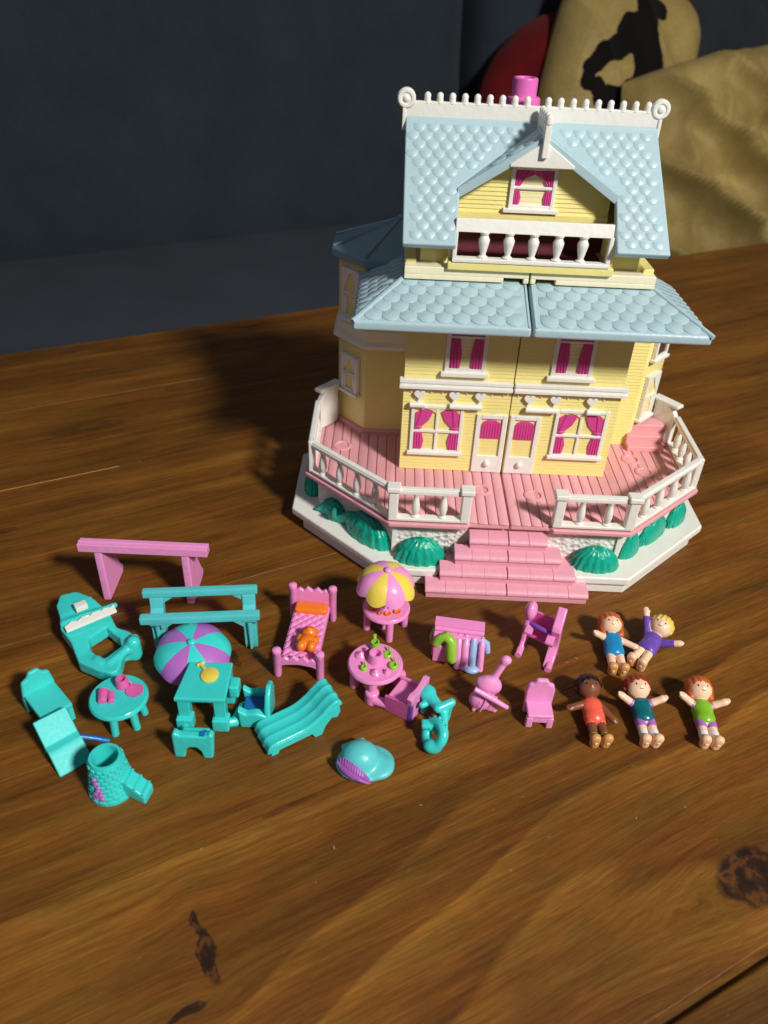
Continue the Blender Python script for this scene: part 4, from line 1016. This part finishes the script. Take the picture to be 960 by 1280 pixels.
# 13 pink laid table with joined chair
t = thing('laid_table', 'round pink table set with green cups and a joined pink chair', 'toy table', (-4.47, -8.76, 0))
part(disc_top((0, 0, 0), .84, .80, .96, 40), 'tabletop', P['pink'], t, 0)
for (x, y) in ((-.62, -.12), (-.06, -.62), (.72, .12), (-.1, .62)): leg(t, P['pink'], (x*.95, y*.95, .84), (x, y, 0), .16, .14)
for (x, y) in ((-.06, -.66), (.74, .12)): part(MB().lathe([(.22, 0), (.22, .36), (.18, .42), (.02, .42)], (x, y, 0), 18), 'leg_cuff', P['pink'], t, .02)
mug(t, .02, .06, .95, .25, .34, P['pink'], 'pot')
for (x, y, r_) in [(-.45, .22, .17), (.02, -.46, .15), (.36, -.42, .10), (-.28, .42, .10)]:
    part(MB().lathe([(r_, 0), (r_*1.0, .05), (r_*.6, .1), (r_*.35, .16), (.01, .19)], (x, y, .955), 18), 'teacup', P['pink'], t, 0)
for (x, y, r_) in [(-.34, -.30, .10), (.54, -.16, .14), (.36, .28, .14)]:
    g_ = part(MB().lathe([(r_, 0), (r_*1.05, .08), (r_*.8, .12), (r_*.6, .12), (r_*.5, .05), (.01, .05)], (x, y, .955), 16), 'green_cup', P['lime'], t, 0, sharp=60)
    part(MB().tube([(x+r_*.5, y+r_*.6, 1.04), (x+r_*.2, y+r_*1.7, 1.10)], .035, 6), 'spoon', P['lime'], g_, 0)
lb = mug(t, -.03, .56, .95, .15, .3, P['lime'], 'jug'); part(MB().tube([(-.04, .66, 1.15), (-.06, .80, 1.34)], [.05, .06], 8), 'handle', P['lime'], lb, 0)
part(MB().tube([(-.06, -.72, .14), (.3, -.86, .14), (.75, -1.0, .2)], .15, 10), 'link_bar', P['pink'], t, 0)
part(MB().tube([(.74, .1, .16), (.9, -.2, .2), (1.0, -.5, .3)], .16, 10), 'link_bar', P['pink'], t, 0)
CM = T(.98, -.82, 0, -30)
ch = part(MB(CM).box(-.46, .36, -.44, .44, .40, .54), 'chair_seat', P['pink'], t, .05)
m = MB(CM); m.prism([(-.48, .0), (.48, .0), (.50, .75), (.56, 1.02), (.42, 1.10), (.1, .98), (-.1, .98), (-.42, 1.10), (-.56, 1.02), (-.50, .75)], .28, .44, 'x'); m.box(.435, .46, -.12, .12, .35, .62, 1); part(m, 'chair_back', [P['pink'], P['magenta']], ch, .05, 2)
for y in (-.44, .44):
    m = MB(CM); m.prism([(-.5, 0), (.40, 0), (.42, .9), (.2, .72), (-.5, .62)], y-.05, y+.05, 'y'); part(m, 'chair_side', P['pink'] if y > 0 else P['magenta'], ch, .04)  # near side in magenta: its shade is put into the colour
m = MB(CM); m.box(.30, .455, -.50, -.40, .02, .78); part(m, 'chair_corner_shade', P['violet'], ch, .03)  # added violet strip, paints the shade at the near corner

# 14 teal tricycle
t = thing('tricycle', 'small teal tricycle with a big open wheel, next to the joined pink chair', 'toy tricycle', (-2.72, -10.55, 0))
def torus(p, c, Rr, r, ax):
    q = [p[i]-c[i] for i in range(3)]; ax = np.array(ax)/np.linalg.norm(ax)
    d = sum(q[i]*ax[i] for i in range(3)); rr = np.sqrt(np.maximum(sum(x*x for x in q)-d*d, 0)); return np.sqrt((rr-Rr)**2+d*d)-r
def tri_(p):
    d = torus(p, (.02, -.36, .44), .32, .15, (-.72, -.40, .56)); d = smin(d, sd_ell(p, (-.02, -.62, .22), (.28, .2, .22)), .05)
    d = smin(d, sd_caps(p, (.28, -.1, .42), (.30, .42, .66), .12, .14), .06)
    d = smin(d, sd_caps(p, (.10, .30, .74), (.50, .50, .80), .13), .06)
    d = smin(d, sd_caps(p, (.14, .38, .72), (-.14, .78, .72), .14, .20), .06)
    d = smin(d, sd_ell(p, (-.18, .86, .74), (.26, .28, .22)), .05)
    d = smin(d, sd_caps(p, (-.34, .50, .62), (-.14, .62, .62), .10), .04)
    d = smin(d, sd_caps(p, (-.2, .7, .6), (-.26, .75, .1), .1), .05); d = smin(d, sd_caps(p, (.45, .45, .7), (.42, .5, .1), .1), .05)
    d = smin(d, sd_box(p, (-.20, -.14, .56), (.17, .14, .09), .05), .03); d = smin(d, sd_caps(p, (-.15, -.14, .5), (.08, -.3, .42), .07), .04)
    return d
sdf_part(tri_, (-.75, -1.0, -.02), (.85, 1.3, 1.15), .034, 'tricycle_body', P['teal'], t, None, 1)
tw = Vector((-.72, -.40, .56)).normalized(); ta = Vector((0, 0, 1)).cross(tw).normalized(); tb_ = tw.cross(ta)
for i in range(11):
    a = R(-110+22*i); q = Vector((.02, -.36, .44))+(ta*math.cos(a)*-1+tb_*math.sin(a))*.46
    if q.z > .06: part(MB().ell(tuple(q), (.055, .055, .055), 8, 6), 'tread_bump', P['teal'], t, 0)

# 15 pink clothes stand
t = thing('clothes_stand', 'pink chest with a green sock and a light blue scarf hung over it', 'toy chest', (-1.85, -7.4, 0), -7)
m = MB(); m.box(-.82, .74, -.30, .36, .1, 1.08); part(m, 'chest', P['pink'], t, .06, 3)
m = MB(); m.box(-.82, .76, .02, .42, 1.05, 1.22); m.tube([(-.80, -.06, 1.14), (.76, -.06, 1.14)], .09, 10); part(m, 'chest_lid', P['pink'], t, .04)
m = MB(); m.box(-.78, -.05, -.42, -.28, .02, .72); part(m, 'drawer_front', P['pink'], t, .05)
for x, r_ in ((.0, .11), (.22, .13), (.72, .10)):
    m = MB(); m.tube([(x, -.12, 1.05), (x, -.36, .92), (x+.02, -.50, .5), (x+.03, -.56, .05)], [r_*.7, r_, r_, r_*1.1], 10); part(m, 'fold', P['pink_light'], t, 0)
m = MB(); m.tube([(-.70, -.34, .72), (-.60, -.30, .96), (-.40, -.30, 1.06), (-.24, -.38, .96), (-.21, -.48, .7), (-.19, -.54, .42), (-.10, -.56, .30)], [.14, .16, .17, .19, .18, .19, .15], 14); so = part(m, 'sock', P['lime'], t, 0)
m = MB(); m.tube([(-.80, .05, 1.02), (-.86, -.12, .8), (-.84, -.2, .55)], [.06, .08, .05], 8); part(m, 'sock', P['lime'], t, 0)
m = MB(); m.tube([(.46, -.22, 1.06), (.46, -.42, .85), (.47, -.52, .5), (.48, -.56, .26)], [.10, .13, .12, .12], 12); scf = part(m, 'scarf', P['sky'], t, 0)
m = MB(); m.ell((.48, -.62, .12), (.27, .20, .12), 16, 8); part(m, 'scarf_fringe', P['sky'], scf, 0)
m = MB(); m.tube([(.66, -.2, 1.06), (.86, -.22, .9), (.92, -.28, .6)], [.08, .12, .10], 10); part(m, 'scarf_tail', P['sky'], scf, 0)

# 16 pink rocking chair
t = thing('rocking_chair', 'pink rocking chair with a tall curved side, next to the doll in blue overalls', 'rocking chair', (.75, -7.25, 0))
RMx = T(0, 0, 0, 0)
m = MB(RMx); side = [(-.62, 0.02), (.62, .02), (.74, .22), (.70, .62), (.5, .95), (.42, 1.3), (.56, 1.72), (.42, 1.78), (.2, 1.45), (-.1, 1.30), (-.22, 1.1), (-.1, .75), (-.3, .35)]
def plate(M, pts, th, name, mat, parent, bev=.05):
    m = MB(M); m.prism(pts, -th/2, th/2, 'y'); return part(m, name, mat, parent, bev, 2)
MR = Matrix.Translation((.42, -.12, 0)) @ Matrix.Rotation(R(68), 4, 'Z')
ML = Matrix.Translation((-.42, .42, 0)) @ Matrix.Rotation(R(68), 4, 'Z')
pr1 = plate(MR, [(-.55, .03), (-.2, .0), (.35, .05), (.56, .25), (.58, .6), (.42, .95), (.40, 1.25), (.62, 1.72), (.50, 1.80), (.22, 1.56), (-.05, 1.42), (-.14, 1.26), (.06, .9), (.06, .5), (-.12, .25)], .30, 'side_panel', P['pink'], t)
plate(ML, [(-.50, .03), (.3, .05), (.5, .3), (.52, .8), (.42, 1.30), (.30, 1.62), (.12, 1.70), (-.02, 1.58), (-.06, 1.2), (-.02, .7), (-.12, .3)], .16, 'side_panel', P['pink'], t)
part(MB().tube([MR @ Vector((-.62, -.05, .08)), MR @ Vector((.42, -.05, .08))], .11, 8), 'rocker', P['pink'], t, 0)
part(MB().tube([ML @ Vector((-.60, 0, .1)), ML @ Vector((.40, 0, .1))], .11, 8), 'rocker', P['pink'], t, 0)
for a, b in (((.04, 0, .52), (.04, 0, .52)), ((-.08, 0, 1.02), (.0, 0, 1.12))):
    pass
m = MB(); q = [ML @ Vector((-.02, 0, .62)), MR @ Vector((-.0, 0, .60)), MR @ Vector((.46, 0, .55)), ML @ Vector((.46, 0, .55))]
m.add([tuple(p) for p in q]+[(p.x, p.y, p.z-.13) for p in q], [(0, 1, 2, 3), (7, 6, 5, 4), (0, 4, 5, 1), (1, 5, 6, 2), (2, 6, 7, 3), (3, 7, 4, 0)]); part(m, 'seat', P['magenta'], t, .04)
m = MB(); q = [ML @ Vector((.46, 0, .5)), MR @ Vector((.46, 0, .5)), MR @ Vector((.46, 0, 1.2)), ML @ Vector((.42, 0, 1.25))]
m.add([tuple(p) for p in q]+[(p.x+.03, p.y+.12, p.z) for p in q], [(0, 1, 2, 3), (7, 6, 5, 4), (0, 4, 5, 1), (1, 5, 6, 2), (2, 6, 7, 3), (3, 7, 4, 0)]); part(m, 'backrest', P['magenta'], t, .04)
for M_, y in ((MR, .12), (ML, -.14)):
    m = MB(M_); m.box(-.36, .12, y-.13, y+.13, .86, .98); part(m, 'armrest', P['pink'], t, .04)
m = MB(); m.tube([MR @ Vector((.05, .1, 1.02)), (-.02, .06, 1.12), ML @ Vector((.1, -.08, 1.0))], [.06, .08, .06], 8); part(m, 'strap', P['violet'], t, 0)
m = MB(ML); m.ell((.14, -.05, 1.46), (.30, .2, .34), 16, 12); part(m, 'headrest', P['pink'], t, 0)

# 17 pink cello on a stand
t = thing('cello', 'pink cello with a crossed bow standing on little feet', 'toy cello', (-1.12, -9.45, 0))
def cel(p):
    d = sd_ell(p, (-.12, -.05, .36), (.40, .26, .38)); d = smin(d, sd_ell(p, (.03, .06, .88), (.37, .24, .34)), .10)
    d = smin(d, sd_caps(p, (.02, .02, .9), (.42, .24, 1.66), .12, .10), .08); d = smin(d, sd_ell(p, (.45, .25, 1.74), (.17, .14, .15)), .05)
    d = smin(d, sd_ell(p, (.2, .0, .86), (.2, .16, .22)), .06); d = smin(d, sd_ell(p, (-.2, .1, .98), (.16, .14, .13)), .06)
    d = smin(d, sd_box(p, (.20, -.08, .22), (.16, .16, .20), .05), .05)
    for (x, y) in ((-.36, -.2), (.26, -.2), (-.1, .22)): d = smin(d, sd_caps(p, (x*.8, y*.7, .25), (x, y, .06), .07), .04)
    return d
sdf_part(cel, (-.75, -.5, -.03), (.85, .65, 2.05), .036, 'cello_body', P['pink_light'], t, None, 1)
part(MB().tube([(-.42, -.22, .98), (.1, -.34, .74), (.58, -.42, .46)], [.08, .09, .07], 10), 'bow', P['pink_light'], t, 0)
part(MB().tube([(-.18, -.30, .12), (-.10, -.32, .45), (.02, -.24, .85)], .035, 6), 'strings', P['pink_light'], t, 0)
for s_ in (-1, 1): part(MB().tube([(-.1+s_*.16, -.285, .28), (-.08+s_*.19, -.27, .38), (-.07+s_*.15, -.27, .5)], .025, 6), 'sound_hole', P['magenta'], t, 0)

# 18 pink chair
t = thing('pink_chair', 'plain pink chair with a scalloped back, standing alone beside the dark haired doll', 'toy chair', (.40, -9.85, 0))
m = MB(); m.prism([(-.40, 0), (.40, 0), (.42, 1.02), (.36, 1.22), (.22, 1.27), (.16, 1.42), (-.16, 1.42), (-.22, 1.27), (-.36, 1.22), (-.42, 1.02)], .20, .36, 'y'); part(m, 'backrest', P['pink_light'], t, .06, 3)
m = MB(); m.box(-.38, .38, -.34, .24, .40, .54); part(m, 'seat', P['pink_light'], t, .05)
for x in (-.3, .3): part(MB().box(x-.10, x+.10, -.34, -.18, 0, .42), 'leg', P['pink_light'], t, .04)
m = MB(); m.box(-.34, .34, -.33, -.2, .22, .42); part(m, 'apron', P['pink_light'], t, .03)

# ------------------------------------------------------------------ dolls
def doll(label, loc, rz, skin, hair, hairlen, top, toplen, sleeves=None, shorts=None, socks=None, shoe=None, arms=None, tilt=6, hair_bun=False, legs=None, skirt=False):
    root = thing('doll', label, 'doll', loc, rz, 'small dolls lying on the table')
    arms = arms or [((-.24, .30, .34), (-.56, .40, .56)), ((.24, .30, .34), (.58, .34, .52))]
    legs = legs or [((-.14, -.25, .28), (-.16, -.80, .30)), ((.14, -.25, .28), (.16, -.80, .30))]
    A = Matrix.Rotation(R(tilt), 4, 'X')
    hc = (0, .80, .44); hr = (.36, .37, .35)
    def limb(p, a, b, r0, r1, grow=0): return sd_caps(p, a, b, r0+grow, r1+grow)
    def torso(p, g=0): return smin(sd_ell(p, (0, .22, .28), (.29+g, .31+g, .24+g)), sd_ell(p, (0, -.12, .27), (.28+g, .27+g, .24+g)), .10)
    def body(p):
        d = sd_ell(p, hc, hr); d = smin(d, sd_ell(p, (0, .71, .52), (.30, .25, .27)), .08)
        d = smin(d, sd_ell(p, (0, .645, .785), (.04, .045, .04)), .04)                     # nose
        for s_ in (-1, 1): d = smin(d, sd_ell(p, (s_*.36, .78, .42), (.05, .08, .07)), .03)     # ears
        d = smin(d, sd_caps(p, (0, .36, .28), (0, .55, .34), .15), .06)
        d = smin(d, torso(p), .05)
        for (a, b) in arms:
            d = smin(d, limb(p, a, b, .125, .105), .05)
            v = np.array(b)-np.array(a); v /= np.linalg.norm(v)
            h1 = np.array(b)+v*.06
            d = smin(d, sd_ell(p, tuple(h1), (.12, .11, .10)), .04)
            side = np.array([-v[1], v[0], 0])*(1 if b[0] > 0 else -1)
            for k, o in enumerate((-.06, -.02, .02, .06)):
                d = smin(d, sd_caps(p, tuple(h1+side*o), tuple(h1+side*o*1.25+v*(.10+.03*(k in (1, 2)))+np.array([0, 0, .02])), .032), .02)
            d = smin(d, sd_caps(p, tuple(h1), tuple(h1+side*.13+v*.03), .034), .025)
        for (a, b) in legs:
            d = smin(d, limb(p, a, b, .145, .125), .04)
            f = sd_caps(p, (b[0]-.005*np.sign(b[0]), b[1]-.10, .15), (b[0]+.02*np.sign(b[0]), b[1]-.12, .44), .135, .145)
            f = smax(f, -(p[1]-(b[1]-.24)), .05)
            d = smin(d, f, .04)
        return d
    lo, hi = (-1.15, -1.3, -.05), (1.15, 1.25, 1.0)
    for (a, b) in arms:
        hi = (max(hi[0], b[0]+.3), max(hi[1], b[1]+.3), max(hi[2], b[2]+.3)); lo = (min(lo[0], b[0]-.3), lo[1], lo[2])
    bd = sdf_part(body, lo, hi, .036, 'body', P[skin], root, A, 1)
    def hairf(p):
        d = sd_ell(p, (0, .87, .42), (.405, .385, .385))
        if hairlen: d = smin(d, sd_box(p, (0, .72-.12*hairlen, .32), (.40, .14+.14*hairlen, .20), .12), .10)
        d = d + .016*np.sin(p[0]*42)*np.clip((p[1]-.6)*3, 0, 1) + .012*np.sin(p[1]*36)*np.clip(np.abs(p[0])*3-.5, 0, 1)
        face = sd_ell(p, (0, .50+.03*np.sin(p[0]*40), .84), (.325, .345, .50)); d = smax(d, -face, .03)
        return np.maximum(d, -sd_ell(p, (0, .5, .45), (.34, .24, .3))) if not hairlen else d
    sdf_part(hairf, (-.6, .2, -.05), (.6, 1.35, .95), .033, 'hair', P[hair], root, A, 1)
    if hair_bun:
        part(MB(A).ell((.42, .6, .3), (.14, .16, .14), 12, 8), 'hair_bunch', P[hair], root, 0)
        part(MB(A).ell((-.42, .6, .3), (.14, .16, .14), 12, 8), 'hair_bunch', P[hair], root, 0)
    y0, y1 = toplen
    def shirt(p):
        d = torso(p, .035)
        if skirt: d = smin(d, sd_ell(p, (0, -.25, .27), (.33, .24, .25)), .05)
        d = np.maximum(d, np.maximum(p[1]-y1, y0-p[1]))
        return d
    sdf_part(shirt, (-.5, -.75, -.05), (.5, .65, .75), .033, 'top', P[top], root, A, 1)
    if sleeves:
        for (a, b) in arms:
            a_, b_ = np.array(a), np.array(b); f = sleeves[1]
            q = a_+(b_-a_)*f
            part(MB(A).tube([tuple(a_-(b_-a_)*.15), tuple(a_), tuple((a_+q)/2), tuple(q)], [.10, .135, .125, .118], 14), 'sleeve', P[sleeves[0]], root, .02, 2)
    for i, (a, b) in enumerate(legs):
        a_, b_ = np.array(a), np.array(b)
        if shorts:
            q = a_+(b_-a_)*shorts[1]; part(MB(A).tube([tuple(a_+np.array((0, .1, 0))), tuple(a_), tuple(q)], [.13, .165, .155], 14), 'trouser_leg', P[shorts[0]], root, .02, 2)
        if socks:
            q = a_+(b_-a_)*socks[1]; part(MB(A).tube([tuple(q), tuple(b_+(a_-b_)*.02)], [.138, .134], 14), 'sock', P[socks[0]], root, .02, 2)
        sg = np.sign(b[0])
        def shoef(p):
            f = sd_caps(p, (b[0]-.005*sg, b[1]-.11, .15), (b[0]+.02*sg, b[1]-.13, .45), .145, .155)
            f = smax(f, -(p[1]-(b[1]-.25)), .05); return smax(f, p[1]-(b[1]-.05), .04)
        sdf_part(shoef, (b[0]-.3, b[1]-.4, -.1), (b[0]+.3, b[1]+.15, .8), .03, 'shoe', P['skin_tan' if skin == 'skin_dark' or skirt and not sleeves else 'shoe_tan'], root, A, 1)
        x = b[0]+.01*np.sign(b[0])
        m = MB(A); m.lathe([(.01, 0), (.035, 0), (.035, .012), (.01, .012)], (0, 0, 0), 12)
        m = MB(A @ Matrix.Translation((x, b[1]-.252, .34)) @ Matrix.Rotation(R(90), 4, 'X')); m.lathe([(.01, .012), (.04, .012), (.05, .0), (.05, -.03), (.01, -.03)], (0, 0, 0), 14); part(m, 'sole_peg', P['skin'], root, 0)
    # face
    def onface(x, y):
        rr = 1-(x/hr[0])**2-((y-hc[1])/hr[1])**2
        z1 = hc[2]+hr[2]*math.sqrt(max(rr, 0)); rr2 = 1-(x/.30)**2-((y-.71)/.25)**2
        return max(z1, .52+.27*math.sqrt(max(rr2, 0)))
    for s_ in (-1, 1):
        ey = .715
        part(MB(A).ell((s_*.125, ey, onface(s_*.125, ey)+.002), (.036, .046, .018), 10, 7), 'eye', P['ink'], root, 0)
        part(MB(A).tube([(s_*.18, .785, onface(.18, .785)+.002), (s_*.125, .80, onface(.125, .80)+.002), (s_*.07, .788, onface(.07, .788)+.002)], .009, 6), 'eyebrow', P['ink'], root, 0)
    part(MB(A).tube([(-.06, .575, onface(.06, .575)+.006), (0, .555, onface(0, .555)+.008), (.06, .575, onface(.06, .575)+.006)], .013, 6), 'mouth', P['lip'], root, 0)
    return root
d1 = doll('red haired doll in a blue overall dress, farthest left of the upper pair', (3.22, -7.0, .05), -2, 'skin', 'ginger', 1.0, 'overall', (-.42, .42), arms=[((-.24, .32, .32), (-.54, .24, .58)), ((.24, .28, .30), (.66, .06, .30))], skirt=True)
for x in (-.15, .15): part(MB().tube([(x, .28, .52), (x*1.1, .45, .50), (x*1.1, .52, .38)], .045, 8), 'strap', P['overall'], d1, 0)
part(MB().box(-.12, .12, .0, .2, .50, .56), 'pocket', P['overall'], d1, .03)
d2 = doll('blonde doll in a purple jacket with one arm raised above the head', (4.45, -6.85, .05), -38, 'skin', 'blond', 0, 'jacket', (-.36, .42), sleeves=('jacket', .85), arms=[((-.22, .32, .32), (-.58, .86, .66)), ((.26, .24, .30), (.72, .44, .46))], skirt=True)
part(MB().tube([(-.1, -.1, .5), (.02, .12, .53), (.0, .34, .50)], .035, 8), 'lapel', P['jacket'], d2, 0)
d3 = doll('dark skinned doll in a coral playsuit with lime anklets', (2.02, -9.8, .05), 3, 'skin_dark', 'black_hair', 0, 'coral', (-.40, .44), socks=('lime', .86), shorts=('coral', .25), arms=[((-.24, .30, .32), (-.60, .16, .36)), ((.24, .26, .30), (.52, -.18, .30))], hair_bun=False)
m = MB()
for (x, y) in ((-.1, .05), (.08, .12), (.0, -.1), (.15, -.05), (-.16, .22)): m.ell((x, y, .49), (.06, .05, .03), 8, 6)
part(m, 'frill', P['coral'], d3, 0, kind='stuff')
d4 = doll('brown haired doll in a dark teal top with white socks', (3.50, -9.72, .05), 2, 'skin', 'auburn', 0, 'deep_teal', (-.34, .44), sleeves=('lilac', .35), shorts=('lilac', .42), socks=('shoe', .62))
d5 = doll('ginger doll in a lime green top, farthest right and apart from the rest', (5.32, -9.68, .05), -3, 'skin', 'ginger', .55, 'tee_green', (-.34, .44), sleeves=('lilac', .32), shorts=('lilac', .40), socks=('shoe', .62))

# crumbs and flecks of dust on the table
rg = np.random.RandomState(3)
m = MB()
spots = [(.2+1.5, -7.5), (2.02, -7.3), (-9.3, 3.4), (-8.1, .2), (-7.8, 9.5), (7.6, -2.9), (2.6, -13.0), (5.4, -4.3), (-3.1, -12.9), (-.9, -14.6), (4.0, -12.6), (-8.6, -14.4), (-15.8, -12.6), (-14.9, -5.3), (-5.3, -14.2)]
for (x, y) in spots + [tuple(q) for q in rg.uniform((-18, -17), (10, -5), (14, 2))]:
    s_ = rg.uniform(.012, .028); a = rg.rand()*3; big = (x, y) in spots
    if big: s_ *= 1.5
    m.M = T(x, y, .0, math.degrees(a)); m.ell((0, 0, s_*.25), (s_*rg.uniform(.8, 2.2), s_*.6, s_*.3), 6, 4)
part(m, 'crumbs', P['crumb'], None, 0, kind='stuff', label='pale crumbs and dust flecks scattered over the wooden table', category='crumbs')
print('shingles', shingle_count)
